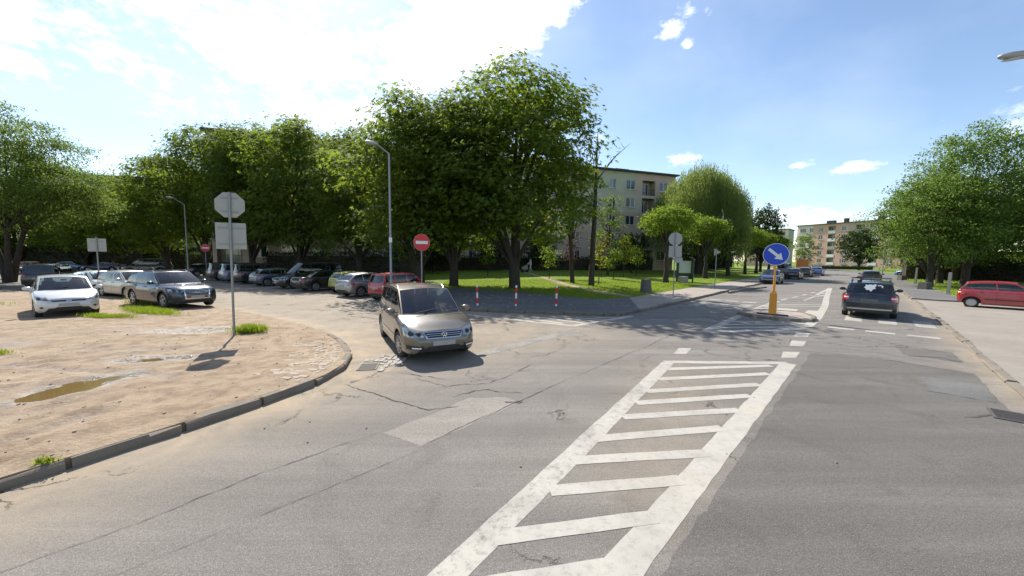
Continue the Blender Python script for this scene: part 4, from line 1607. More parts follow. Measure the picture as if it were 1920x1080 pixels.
parked(-.1, 'tall', P_RED, 'red boxy hatchback parked nose-in beside the street lamp', rear=True)
parked(3.2, 'compact', P_SILVER, 'silver three-door hatchback parked next to the red boxy one', rear=True)
parked(5.9, 'mini', P_YELLOW, 'yellow-green small car tucked behind the silver hatchback', setback=1.0)
parked(8.9, 'sedan', P_BLACK, 'black saloon parked tail out under the chestnut trees', rear=True)
parked(12.1, 'van', P_BLACK, 'black people carrier parked nose out beside the black saloon', nose_in=False, setback=.1)
parked(15.9, 'compact', P_GREYBLUE, 'grey-blue hatchback parked tail out just right of the sign pole', rear=True)
parked(19.6, 'offroad', P_DARK, 'dark boxy car just left of the sign pole, tail out', detail=1, rear=True)
parked(22.7, 'offroad', P_STEEL, 'pale blue-silver off-road car in the shaded parking row', detail=1, rear=True)
parked(26.0, 'offroad', P_DARK, 'dark car at the shaded end of the parking row', detail=1)

YARD = 'cars in the yard on the left'
for x, y, hx, hy, typ, paint, lab in (
        (-21.9, 21.6, .92, -.38, 'hatch', P_CREAM, 'cream hatchback parked right behind the navy sport utility car'),
        (-25.2, 22.9, .95, -.30, 'sedan', P_WHITE, 'white saloon half hidden behind the white hatchback'),
        (-33.8, 27.6, -.55, .83, 'offroad', P_BLACK, 'black sport utility car by the dark hedge on the far left'),
        (-47.5, 49.0, -.9, -.43, 'van', P_DARK, 'dark people carrier facing left behind the cream hatchback'),
        (-57.5, 53.0, -.95, -.3, 'sedan', P_DARKBLUE, 'dark blue saloon in the back row of the yard'),
        (-62.5, 53.5, .95, .3, 'sedan', P_STEEL, 'pale blue saloon in the back row beyond the square sign'),
        (-63.0, 50.0, .9, .4, 'compact', P_ORANGE, 'rust-orange car in the back row of the yard'),
        (-66, 48.5, -.9, -.4, 'compact', P_CREAM, 'cream car at the left of the back row'),
        (-58.5, 43.2, .8, .6, 'compact', P_SILVER, 'silver car behind the black sport utility car'),
        (-62.5, 45.0, .8, .6, 'hatch', P_WHITE, 'white car at the far left edge of the yard'),
        (-36.0, 44.6, .58, .815, 'compact', P_DARK, 'dark car with pale windscreen pillars behind the navy sport utility car')):
    make_car('car', lab, typ, paint, (x, y, ground_z(x, y)), (hx, hy), YARD, 2 if y < 25 else 1)
KERBSIDE = 'cars parked along the main street'
for x, y, hs, typ, paint, lab in (
        (27.4, 39.6, -1, 'compact', P_STEEL, 'blue-silver car parked facing the crossing behind the blue sign'),
        (37.2, 49.6, 1, 'sedan', P_BLACK, 'black saloon parked beyond the blue-silver car'),
        (44.0, 56.4, 1, 'compact', P_DARK, 'dark hatchback parked between the black saloon and the blue one'),
        (50.0, 61.6, 1, 'sedan', P_BLUE, 'blue saloon at the far end of the kerbside row'),
        (46.8, 64.5, 1, 'van', P_STEEL, 'pale van standing beyond the lawn trees')):
    make_car('car', lab, typ, paint, (x, y, .0 if lab[0:4] != 'pale' else lawn_z(x, y)), (RD.x * hs, RD.y * hs), KERBSIDE, 1)
make_car('car', 'dark car driving away just ahead of the dark estate', 'compact', P_DARK, (39.0, 40.8, 0), (.69, .724), None, 1)
make_car('car', 'light blue car standing under the right-hand trees', 'compact', P_BLUE, (59.5, 55.6, .13), (-.3, .95), None, 1)

# orange delivery truck far down the street
tr = empty('truck', (60.0, 77.5, 0.1), math.atan2(RD.y, RD.x))
tag(tr, 'orange box truck parked far down the main street', 'truck')
MB().box((-.6, 0, 1.75), (3.4, 2.0, 1.6), taper=.92).build('cargo_box', P_ORANGE, tr)
cabm = MB()
cabm.add([(1.15, -.95, .5), (2.6, -.95, .5), (2.6, -.95, 1.15), (2.1, -.9, 2.1), (1.15, -.9, 2.2), (1.15, .95, .5), (2.6, .95, .5), (2.6, .95, 1.15), (2.1, .9, 2.1), (1.15, .9, 2.2)],
         [(0, 1, 2, 3, 4), (9, 8, 7, 6, 5), (1, 6, 7, 2), (2, 7, 8, 3), (3, 8, 9, 4), (0, 4, 9, 5), (0, 5, 6, 1)])
cabm.build('cab', P_WHITE, tr)
MB().box((-.6, 0, .62), (3.4, 1.0, .22)).build('chassis', MAT_BLACK, tr)
MB().add([(2.585, -.8, 1.2), (2.585, .8, 1.2), (2.13, .78, 2.05), (2.13, -.78, 2.05)], [(0, 1, 2, 3)]).build('windscreen', MAT_BGLASS, tr)
for sg in (1, -1):
    MB().box((-2.31, sg * .8, .85), (.03, .22, .12)).build('tail_light', MAT_RED, tr)
tm_, rm_ = wheel_meshes(.36, 'ten')
for x in (1.7, -1.4):
    for sg in (1, -1):
        t = bpy.data.objects.new('wheel', tm_)
        t.location = (x, sg * .85, .36)
        t.rotation_euler = (0, 0, math.pi if sg > 0 else 0)
        link(t, tr)
        link(bpy.data.objects.new('rim', rm_), t)

# ------------------------------------------------------------------ vegetation
LEAF_CHEST = mat_leaf('leaf_chestnut', (.05, .08, .017), (.112, .158, .03), (.32, .42, .042), .5)
LEAF_ROBIN = mat_leaf('leaf_robinia', (.055, .088, .02), (.11, .155, .036), (.25, .35, .055), .44)
LEAF_LIME = mat_leaf('leaf_lime', (.05, .09, .014), (.115, .175, .026), (.32, .44, .045), .45)
LEAF_MAPLE = mat_leaf('leaf_maple', (.045, .08, .019), (.10, .158, .038), (.26, .39, .06), .44)
LEAF_WILLOW = mat_leaf('leaf_willow', (.1, .135, .035), (.18, .225, .065), (.36, .45, .1), .46)
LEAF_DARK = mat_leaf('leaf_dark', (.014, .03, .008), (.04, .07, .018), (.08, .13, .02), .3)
LEAF_GOLD = mat_leaf('leaf_golden', (.16, .19, .015), (.28, .30, .03), (.5, .55, .05), .45)
LEAF_COPPER = mat_leaf('leaf_copper', (.05, .025, .02), (.11, .05, .035), (.16, .07, .04), .35)
GRASS = mat_leaf('grass_blade', (.12, .185, .016), (.23, .3, .034), (.4, .5, .045), .45)


def leaf_object(name, C, A, S, length, width, mat, r, droop=.25, fold=.2):
    """C centres, A axis directions, S side directions, per leaf lengths"""
    n = len(C)
    A = A / np.linalg.norm(A, axis=1, keepdims=True)
    S = S - A * np.sum(S * A, 1, keepdims=True)
    S = S / (np.linalg.norm(S, axis=1, keepdims=True) + 1e-9)
    Nn = np.cross(A, S)
    ln = length[:, None]
    wd = width[:, None]
    down = np.array([[0, 0, -1.]])
    V = np.empty((n, 4, 3))
    V[:, 0] = C
    V[:, 1] = C + A * ln * .5 + S * wd * .5 + Nn * wd * fold
    V[:, 2] = C + A * ln + down * ln * droop
    V[:, 3] = C + A * ln * .5 - S * wd * .5 + Nn * wd * fold
    me = bpy.data.meshes.new(name)
    me.vertices.add(n * 4)
    me.vertices.foreach_set('co', V.reshape(-1).astype(np.float32))
    me.loops.add(n * 4)
    me.loops.foreach_set('vertex_index', np.arange(n * 4, dtype=np.int32))
    me.polygons.add(n)
    me.polygons.foreach_set('loop_start', np.arange(0, n * 4, 4, dtype=np.int32))
    me.polygons.foreach_set('loop_total', np.full(n, 4, np.int32))
    at = me.attributes.new('rnd', 'FLOAT', 'FACE')
    at.data.foreach_set('value', r.random(n).astype(np.float32))
    me.materials.append(mat)
    me.update(calc_edges=True)
    me.validate()
    return me


def rand_dirs(r, n):
    v = r.normal(size=(n, 3))
    return v / np.linalg.norm(v, axis=1, keepdims=True)


def crown_points(r, lobes, density, shell=.35, inner=.12, flat_bottom=.35):
    """clump centres and outward directions over a set of ellipsoid lobes"""
    P, D = [], []
    for c, rr in lobes:
        c, rr = np.array(c), np.array(rr)
        area = 4 * math.pi * ((rr[0] * rr[1]) ** 1.6 / 3 + (rr[0] * rr[2]) ** 1.6 / 3 + (rr[1] * rr[2]) ** 1.6 / 3) ** (1 / 1.6)
        n = int(area * density)
        d = rand_dirs(r, n)
        keep = (d[:, 2] > -.45) | (r.random(n) < flat_bottom)
        d = d[keep]
        sd_ = float(r.uniform(0, 50))
        nzv = np.array([noise.noise((q[0] * 2.3 + sd_, q[1] * 2.3, q[2] * 2.3 - sd_)) for q in d])
        nzg = np.array([noise.noise((q[0] * 4.5 - sd_, q[1] * 4.5 + 9, q[2] * 4.5 + sd_)) for q in d])
        kp = nzg > -.30 + .25 * r.random(len(d))
        d, nzv = d[kp], nzv[kp]
        rad_ = (1 - shell * r.random(len(d)) ** 1.6) * (1 + .42 * nzv)
        tip = r.random(len(d)) < .10
        rad_[tip] *= r.uniform(1.05, 1.3, tip.sum())
        ins = r.random(len(d)) < inner
        rad_[ins] = .3 + .5 * r.random(ins.sum())
        P.append(c + d * rr * rad_[:, None])
        D.append(d)
    P, D = np.concatenate(P), np.concatenate(D)
    ok = np.ones(len(P), bool)
    for c, rr in lobes:
        q = np.linalg.norm((P - np.array(c)) / np.array(rr), axis=1)
        ok &= ~((q < .55) & (r.random(len(P)) < .8))
    return P[ok], D[ok]


def lobed_crown(r, H0, H1, R, n, squash=1.0, top=.6, sz=1.0):
    """lobes filling a dome from H0 to H1 with radius R"""
    lobes = []
    hc = (H0 + H1) / 2
    hh = (H1 - H0) / 2
    for k in range(n):
        z = -1 + 2 * (k + .5) / n
        a = k * 2.399 + r.uniform(-.3, .3)
        prof = math.sqrt(max(0.05, 1 - abs((z - (-.15)) / 1.15) ** 2.2))
        rr = R * prof * r.uniform(.45, .72) * (1.12 if sz < 1 else 1)
        size = R * sz * r.uniform(.34, .54) * (.75 + .25 * prof)
        lobes.append(((rr * math.cos(a), rr * math.sin(a), hc + z * hh * .78), (size, size, size * r.uniform(.75, .95) * squash)))
    lobes.append(((0, 0, hc), (R * .55, R * .55, hh * .75)))
    return lobes


def crown_mesh(seed, lobes, density, kind, mat, leaf, spread=.25):
    r = np.random.default_rng(seed)
    P, D = crown_points(r, lobes, density)
    m = len(P)
    up = np.array([0, 0, 1.])
    if kind == 'palm':                       # fans of drooping leaflets
        k = 5
        fans = 15
        n = m * fans
        C = np.repeat(P, fans, 0) + r.normal(size=(n, 3)) * np.array([.5, .5, .17])
        Dn = np.repeat(D, fans, 0)
        ax = Dn * .55 + up * .75 + r.normal(size=(n, 3)) * .35
        ax /= np.linalg.norm(ax, axis=1, keepdims=True)
        e1 = np.cross(ax, rand_dirs(r, n))
        e1 /= np.linalg.norm(e1, axis=1, keepdims=True) + 1e-9
        e2 = np.cross(ax, e1)
        CC, AA, SS, LL = [], [], [], []
        sz = leaf * r.uniform(.75, 1.25, n)
        for q in range(k):
            t = (q - (k - 1) / 2) * .85
            A = e1 * math.cos(t) + e2 * math.sin(t) + ax * .12
            CC.append(C)
            AA.append(A)
            SS.append(-e1 * math.sin(t) + e2 * math.cos(t))
            LL.append(sz * (1 - .12 * abs(q - 2)))
        C, A, S, Ln = np.concatenate(CC), np.concatenate(AA), np.concatenate(SS), np.concatenate(LL)
        return leaf_object('crown', C, A, S, Ln, Ln * .42, mat, r, .3)
    k = 40 if spread > .3 else 11
    n = m * k
    C = np.repeat(P, k, 0) + r.normal(size=(n, 3)) * np.array([spread, spread, spread * .38])
    Dn = np.repeat(D, k, 0)
    A = Dn * .5 + rand_dirs(r, n) * .9 + np.array([0, 0, -.12])
    S = np.cross(A, up + rand_dirs(r, n) * .7)
    Ln = leaf * r.uniform(.7, 1.3, n)
    return leaf_object('crown', C, A, S, Ln, Ln * (.62 if kind == 'broad' else .34), mat, r, .15)


def trunk_mesh(seed, H0, lobes, r0, mat, lean=(0, 0), fork=None, limbs=12):
    r = random.Random(seed)
    b = MB()
    zt = fork or H0
    nseg = 8
    main_top = max(l[0][2] for l in lobes) * .82 if fork is None else fork
    path, rr = [], []
    for i in range(nseg + 1):
        t = i / nseg
        path.append((lean[0] * t + r.uniform(-.06, .06) * (t > 0), lean[1] * t + r.uniform(-.06, .06) * (t > 0), main_top * t))
        rr.append(r0 * ((1 - t) ** .8 * .85 + .15) * (1.28 if i == 0 else 1.0))
    path[0] = (0, 0, -.25)
    path.insert(1, (0, 0, .25))
    rr.insert(1, r0 * 1.03)
    b.tube(path, rr, 12)
    order = sorted(lobes, key=lambda l: l[0][2])[:limbs] if fork else sorted(lobes, key=lambda l: -l[1][0])[:limbs]
    for c, s in order:
        t0 = min(.95, max(H0 * .8, c[2] - abs(c[0]) - abs(c[1]) - r.uniform(.4, 1.6)) / main_top)
        i0 = min(len(path) - 2, max(1, int(t0 * nseg) + 1))
        p0 = Vector(path[i0])
        p3 = Vector(c) + Vector((r.uniform(-.5, .5), r.uniform(-.5, .5), s[2] * .3))
        p1 = p0.lerp(p3, .35) + Vector((0, 0, .35))
        p2 = p0.lerp(p3, .7) + Vector((r.uniform(-.25, .25), r.uniform(-.25, .25), .3))
        rb = min(rr[i0] * .7, r0 * .42)
        b.tube([p0, p1, p2, p3], [rb, rb * .7, rb * .42, rb * .12], 7)
        for q in range(3):
            d = Vector((r.uniform(-1, 1), r.uniform(-1, 1), r.uniform(-.1, .9))).normalized()
            e = p2.lerp(p3, r.random())
            b.tube([e, e + d * s[0] * .5 + Vector((0, 0, .1)), e + d * s[0] * .95], [rb * .25, rb * .16, rb * .05], 5)
    return b.mesh('trunk', mat, 60)


def tree_from(name, label, cat, crown, trunk, loc, rz=0.0, sc=(1, 1, 1), group=None):
    zl = lawn_z(loc[0], loc[1])
    e = empty(name, (loc[0], loc[1], max(loc[2], zl - .03)), rz)
    e.scale = sc
    tag(e, label, cat, group)
    if trunk:
        link(bpy.data.objects.new('trunk', trunk), e)
    if crown:
        link(bpy.data.objects.new('crown', crown), e)
    return e


# horse chestnuts
VAR = []
for i, (R, H0, H1, n) in enumerate(((5.7, 2.9, 17.2, 24), (5.0, 2.5, 15.6, 22), (5.1, 2.3, 15.8, 22))):
    r = np.random.default_rng(100 + i)
    lb = lobed_crown(r, H0, H1, R, n + 10, .9, sz=.86)
    VAR.append((crown_mesh(200 + i, lb, 1.45, 'palm', LEAF_CHEST, .23), trunk_mesh(300 + i, H0, lb, .42 if i == 0 else .36, MAT_BARK)))
CH = 'chestnut trees along the parking row'
for v, x, y, rz, sc, lab in (
        (0, .2, 28.2, .4, (1.02, 1.02, .93), 'tallest chestnut tree, its thick trunk behind the middle bollard'),
        (1, -4.6, 29.6, 2.0, (1.02, 1.02, .96), 'chestnut tree with its trunk between the near no-entry sign and the left bollard'),
        (2, -7.0, 28.6, 4.1, (.96, .96, .93), 'chestnut tree with its trunk right behind the near no-entry sign'),
        (2, -14.6, 36.0, 1.1, (.86, .86, .93), 'chestnut tree behind the silver hatchback'),
        (1, -22.0, 39.0, 5.2, (.98, .98, 1.08), 'chestnut tree behind the black saloon'),
        (0, -29.6, 42.8, 3.0, (.84, .84, 1.0), 'chestnut tree behind the grey-blue hatchback'),
        (2, -37.0, 45.5, .3, (.96, .96, 1.12), 'chestnut tree behind the octagonal sign'),
        (1, -44.0, 48.0, 2.7, (.95, .95, 1.0), 'chestnut tree behind the farther street lamp'),
        (2, -51.5, 51.5, 3.6, (.95, .95, .84), 'lower chestnut tree at the left end of the shaded row'),
        (1, -58.5, 55.5, 1.6, (1.05, 1.05, .82), 'low chestnut tree behind the back row of the yard'),
        (0, -68, 60, 1.0, (1.1, 1.1, .80), 'chestnut tree beyond the yard at far left'),
        (1, -79, 60, 1.9, (1.1, 1.1, .7), 'chestnut tree behind the light green tree at the left edge'),
        (2, -90, 63, 2.9, (1.1, 1.1, .75), 'last chestnut tree at the left edge of the view')):
    tree_from('chestnut_tree', lab, 'tree', VAR[v][0], VAR[v][1], (x, y, .1), rz, sc, CH)

# loose light green tree on the far left
r = np.random.default_rng(21)
lb = [((r.uniform(-5.6, 5.6), r.uniform(-3.5, 3.5), r.uniform(6.0, 12.6)), (r.uniform(1.5, 2.5),) * 2 + (r.uniform(.9, 1.5),)) for _ in range(26)]
lb = [l for l in lb if (l[0][0] / 6.4) ** 2 + (l[0][1] / 4.5) ** 2 + ((l[0][2] - 8) / 6) ** 2 < 1.05] + [((0, 0, 13.2), (1.7, 1.7, 1.2)), ((4.6, 0, 8.0), (2.0, 2.0, 1.3)), ((5.2, .5, 5.6), (1.8, 1.8, 1.2)), ((2.5, -1.5, 5.2), (1.8, 1.8, 1.0)), ((-2, -1.5, 5.8), (2.0, 2.0, 1.1))]
rc = crown_mesh(22, lb, 2.0, 'fine', LEAF_ROBIN, .24, .46)
rt = MB()
rr_ = random.Random(5)
for k, (dx, dy) in enumerate(((-.8, .2), (.5, -.3), (.1, .5))):
    ends = [l for i, l in enumerate(lb) if i % 3 == k]
    j = Vector((dx * 2.2, dy * 2.2, 4.2))
    rt.tube([(dx * .3, dy * .3, -.2), (dx * .9, dy, 1.6), (dx * 1.6, dy * 1.6, 3.0), j], [.27, .2, .17, .14], 9)
    for c, s in ends:
        p3 = Vector(c)
        rt.tube([j, j.lerp(p3, .4) + Vector((0, 0, .5)), j.lerp(p3, .75) + Vector((rr_.uniform(-.3, .3), 0, .3)), p3], [.11, .075, .045, .015], 6)
rtm = rt.mesh('trunk', MAT_BARK, 60)
tree_from('locust_tree', 'loose light green multi-stemmed tree on the far left', 'tree', rc, rtm, (-42.3, 31.5, .02), 0, (1, 1, 1.02))
tree_from('locust_tree', 'light green tree at the left edge beyond the hedge', 'tree', rc, rtm, (-51, 34, .02), 2.0, (1.1, 1.1, 1.1))

# right-hand maples
r = np.random.default_rng(31)
lb = lobed_crown(r, 2.0, 14.0, 5.6, 40, .8, sz=.72)
mc, mt = crown_mesh(32, lb, 1.35, 'broad', LEAF_MAPLE, .19, .45), trunk_mesh(33, 2.6, lb, .34, MAT_BARK)
r = np.random.default_rng(36)
lb2 = lobed_crown(r, 1.6, 10.5, 5.0, 32, .8, sz=.72)
mc2, mt2 = crown_mesh(37, lb2, 1.4, 'broad', LEAF_MAPLE, .185, .42), trunk_mesh(38, 2.2, lb2, .28, MAT_BARK)
MP = 'leafy trees on the right-hand lawn'
for c, t, x, y, rz, sc, lab in ((mc, mt, 42.7, 35.4, .5, (.95, .95, 1.08), 'tallest leafy tree on the right behind the small red car'), (mc2, mt2, 38.5, 34.6, 1.7, (.93, .93, 1.0), 'leafy tree on the right with low branches over the pavement'),
                              (mc2, mt2, 45.0, 39.5, 4.0, (1, 1, 1.05), 'leafy tree behind the front right-hand ones'), (mc, mt, 51.0, 34.0, 2.8, (1.0, 1.0, .95), 'leafy tree at the right edge of the view'),
                              (mc2, mt2, 53.5, 45.5, .1, (1, 1, 1), 'leafy tree farther along the right-hand lawn'), (mc2, mt2, 56, 38, .6, (1.1, 1.1, 1.1), 'leafy tree deep in the right-hand lawn')):
    tree_from('maple_tree', lab, 'tree', c, t, (x, y, .1), rz, sc, MP)
# dark round trees near the far block
r = np.random.default_rng(41)
lb = lobed_crown(r, 1.6, 9.0, 4.0, 14)
dc, dt = crown_mesh(42, lb, 2.2, 'broad', LEAF_DARK, .34), trunk_mesh(43, 2, lb, .25, MAT_BARK)
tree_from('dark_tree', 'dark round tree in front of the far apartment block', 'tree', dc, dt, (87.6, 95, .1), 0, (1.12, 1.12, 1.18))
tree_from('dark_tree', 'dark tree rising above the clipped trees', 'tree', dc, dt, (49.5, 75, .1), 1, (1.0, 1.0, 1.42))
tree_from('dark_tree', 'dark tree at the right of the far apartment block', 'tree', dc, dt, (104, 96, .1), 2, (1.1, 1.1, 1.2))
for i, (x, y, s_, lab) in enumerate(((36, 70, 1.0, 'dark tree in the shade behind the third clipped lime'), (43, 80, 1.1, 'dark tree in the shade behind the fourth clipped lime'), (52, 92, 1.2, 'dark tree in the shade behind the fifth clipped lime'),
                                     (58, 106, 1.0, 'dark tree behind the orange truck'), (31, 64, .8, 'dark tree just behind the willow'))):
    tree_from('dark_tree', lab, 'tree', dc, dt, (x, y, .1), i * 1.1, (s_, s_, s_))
tree_from('birch_tree', 'slim green tree in front of the far block on its left', 'tree', crown_mesh(45, lobed_crown(np.random.default_rng(44), 1.6, 10.5, 2.6, 12), 2.2, 'broad', LEAF_LIME, .3), trunk_mesh(46, 2, lb, .15, MAT_BARK2), (77.5, 100, .1), 0, (1.1, 1.1, .95))

# clipped umbrella-shaped lime trees
PV = []
for i in range(2):
    r = np.random.default_rng(50 + i)
    lb = [((r.uniform(.9, 1.4) * math.cos(a), r.uniform(.9, 1.4) * math.sin(a), r.uniform(5.4, 6.0)), (1.2, 1.2, 1.05)) for a in np.linspace(0, 6.28, 8)[:-1]] + [((0, 0, 6.45), (1.5, 1.5, .8)), ((0, 0, 5.8), (1.6, 1.6, .8)), ((1.6, .4, 4.9), (.5, .5, .7)), ((-1.5, -.6, 5.0), (.5, .5, .7))]
    PV.append((crown_mesh(52 + i, lb, 9.5, 'broad', LEAF_LIME, .19), trunk_mesh(54 + i, 3.9, lb, .26, MAT_BARK, (0, 0), 4.6, 9)))
for i, (x, y, lab) in enumerate(((14.9, 36.4, 'nearest clipped umbrella-shaped lime tree on the lawn'), (23.2, 45.1, 'second clipped lime tree behind the notice board'), (30.1, 52.4, 'third clipped lime tree along the main street'),
                                 (36.5, 59.0, 'fourth clipped lime tree along the main street'), (42.5, 65.5, 'fifth clipped lime tree left of the blue sign'), (49.5, 72.5, 'sixth clipped lime tree behind the blue sign'), (58, 83, 'last clipped lime tree far down the street'))):
    tree_from('lime_tree', lab, 'tree', PV[i % 2][0], PV[i % 2][1], (x, y, .1), i * 1.3, (1.08, 1.08, 1.02), 'clipped lime trees along the main street')
# sprouts on the first lime trunk
r = np.random.default_rng(58)
P = np.stack([r.normal(0, .3, 60), r.normal(0, .3, 60), r.uniform(.1, 3.2, 60)], 1)

# willow
r = np.random.default_rng(61)
CC, AA, SS, LL = [], [], [], []
for k in range(4300):
    a = r.uniform(0, 2 * math.pi)
    q = math.sqrt(r.random())
    rr = 6.1 * q
    ztop = 14.6 - 5.2 * q ** 2.2 + 1.1 * math.sin(3 * a + 1) * q * (1 - .4 * q) + r.normal(0, .6)
    lump = 1.0 + (.2 * math.sin(a * 5 + 1.3) + .12 * math.sin(a * 9)) * q
    x, y = rr * lump * math.cos(a), rr * lump * math.sin(a)
    ln = r.uniform(2.5, 9.0) * (.4 + .6 * q)
    ns = int(ln / .28)
    sway = r.normal(0, .12, 2)
    for j in range(ns):
        z = ztop - j * .28
        if z < 1.4:
            break
        CC.append((x + sway[0] * j * .12 + r.normal(0, .05), y + sway[1] * j * .12 + r.normal(0, .05), z))
        AA.append((r.normal(0, .35), r.normal(0, .35), -1))
        SS.append(tuple(r.normal(size=3)))
        LL.append(r.uniform(.26, .45))
CC, AA, SS, LL = map(np.array, (CC, AA, SS, LL))
wm = leaf_object('crown', CC, AA, SS, LL, LL * .24, LEAF_WILLOW, r, .0, .1)
wt_ = MB()
for k in range(9):
    a = k * .7
    wt_.tube([(0, 0, 2.5), (1.2 * math.cos(a), 1.2 * math.sin(a), 6), (3 * math.cos(a), 3 * math.sin(a), 10.5), (3.8 * math.cos(a), 3.8 * math.sin(a), 12.3)], [.3, .22, .1, .03], 7)
wt_.tube([(0, 0, -.2), (0, 0, 1.5), (0, 0, 3)], [.55, .45, .4], 12)
tree_from('willow_tree', 'large weeping willow behind the clipped lime trees', 'tree', wm, wt_.mesh('trunk', MAT_BARK, 60), (27.5, 55.5, .1), 0, (1, 1, 1.03))

# bare-topped tree and slender lawn trees
b = MB()
b.tube([(0, 0, -.2), (0, 0, .3), (.02, 0, 2.5), (.12, 0, 5.2), (.16, 0, 8.2), (.18, .0, 10.6), (.22, 0, 11.9)], [.3, .24, .2, .17, .12, .06, .015], 10)
rb = random.Random(9)
for (z, dx, dz, rr) in ((8.2, 2.6, 2.9, .06), (8.0, 1.6, 2.3, .045), (8.6, -.7, 2.6, .04), (9.2, .5, 2.2, .03), (6.4, -1.2, 1.6, .035), (7.2, -1.0, 2.0, .03), (5.0, 1.2, 1.5, .03), (9.4, -.35, 2.0, .03)):
    p0 = Vector((.15, 0, z))
    p3 = p0 + Vector((dx, rb.uniform(-.6, .6), dz))
    mid = p0.lerp(p3, .5) + Vector((dx * .05, 0, dz * .14))
    b.tube([p0, mid, p3], [rr, rr * .6, rr * .15], 6)
    for q in range(4):
        e = mid.lerp(p3, rb.random())
        b.tube([e, e + Vector((rb.uniform(-.5, .6), rb.uniform(-.4, .4), rb.uniform(.1, .7)))], [rr * .3, .004], 4)
tree_from('bare_tree', 'tall thin tree with bare branches at its top', 'tree', None, b.mesh('trunk', MAT_BARK, 60), (6.3, 29.8, .1))
r = np.random.default_rng(71)
lb = lobed_crown(r, 4.5, 11.0, 2.2, 9)
tree_from('slim_tree', 'slender tree leaning left of the bare-topped tree', 'tree', crown_mesh(72, lb, 1.6, 'broad', LEAF_DARK, .26), trunk_mesh(73, 4.5, lb, .2, MAT_BARK, (-.5, 0)), (5.2, 32.4, .1))
r = np.random.default_rng(74)
lb = lobed_crown(r, .9, 10.2, 2.1, 14)
tree_from('slim_tree', 'bushy green tree in front of the apartment facade', 'tree', crown_mesh(75, lb, 2.6, 'broad', LEAF_MAPLE, .24), trunk_mesh(76, 1.5, lb, .16, MAT_BARK), (11.6, 45.5, .1))
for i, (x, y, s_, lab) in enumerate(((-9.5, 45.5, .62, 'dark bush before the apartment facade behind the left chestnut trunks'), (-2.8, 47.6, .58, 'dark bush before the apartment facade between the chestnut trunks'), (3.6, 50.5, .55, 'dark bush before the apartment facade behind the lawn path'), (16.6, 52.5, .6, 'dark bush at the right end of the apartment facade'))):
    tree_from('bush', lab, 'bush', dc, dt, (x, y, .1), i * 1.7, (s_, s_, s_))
# young trees
YT = 'young trees planted on the lawn'
for i, (x, y, h, R, mat, lab) in enumerate(((7.3, 31.6, 4.3, .45, LEAF_GOLD, 'young tree with pale yellow-green leaves beside the bare-topped tree'), (12.6, 42.5, 4.6, .95, LEAF_GOLD, 'young golden-leaved tree before the hedge'),
                                            (9.6, 40.5, 4.2, .6, LEAF_COPPER, 'young copper-leaved tree left of the golden one'), (5.9, 37.5, 4.4, .7, LEAF_COPPER, 'young copper-leaved tree behind the slender leaning tree'),
                                            (10.4, 38.5, 3.0, .7, LEAF_LIME, 'small fresh green young tree below the bushy tree'), (14.5, 44, 3.6, .8, LEAF_LIME, 'small green young tree right of the golden one'), (-2.6, 40, 3.4, .5, LEAF_LIME, 'young tree on the shaded lawn between the chestnut trunks'),
                                            (3.6, 36.5, 3.2, .8, LEAF_LIME, 'young tree beside the trodden path'))):
    r = np.random.default_rng(80 + i)
    lb = [((r.normal(0, R * .35), r.normal(0, R * .35), h * (.45 + .5 * k / 6)), (R * .6, R * .6, h * .10)) for k in range(7)]
    t = MB().tube([(0, 0, -.1), (.02, 0, h * .5), (0, .02, h * .9)], [.05, .035, .012], 6)
    tree_from('young_tree', lab, 'tree', crown_mesh(90 + i, lb, 9.0 if R < .8 else 6, 'broad', mat, .17), t.mesh('trunk', MAT_BARK), (x, y, .1), 0, (1, 1, 1), YT)


def hedge(name, label, a, b, h, w, mat, seed, leaf=.14, dens=70):
    r = np.random.default_rng(seed)
    a, b = Vector(a), Vector(b)
    L = (b - a).length
    n = int((L * (2 * h + w)) * dens)
    u = r.uniform(0, L, n)
    k = r.random(n)
    perim = 2 * h + w
    s_ = k * perim
    bumps = .12 * np.sin(u * 2.1 + seed) + .1 * np.sin(u * 5.3)
    y = np.where(s_ < h, -w / 2, np.where(s_ < h + w, s_ - h - w / 2, w / 2)) + r.normal(0, .06, n) + bumps * .4
    z = np.where(s_ < h, s_, np.where(s_ < h + w, h, perim - s_)) + r.normal(0, .07, n) + bumps * (s_ > h * .8) * (s_ < h + w + .2 * h)
    C = np.stack([u, y, np.maximum(z, .02)], 1)
    D = np.stack([np.zeros(n), np.sign(y) * (s_ < h) + np.sign(y) * (s_ > h + w), ((s_ >= h) & (s_ <= h + w)) * 1.0], 1)
    A = D * .6 + rand_dirs(r, n)
    Ln = leaf * r.uniform(.7, 1.3, n)
    me = leaf_object('foliage', C, A, rand_dirs(r, n), Ln, Ln * .55, mat, r, .1)
    z0 = lawn_z(*((a + b) / 2))
    e = empty(name, (a.x, a.y, max(.05, z0 - .06)), math.atan2(b.y - a.y, b.x - a.x))
    tag(e, label, 'hedge')
    link(bpy.data.objects.new('foliage', me), e)
    MB().box((L / 2, 0, h * .46), (L - .2, w * .75, h * .9)).build('branches', MAT_BARK, e)
    return e


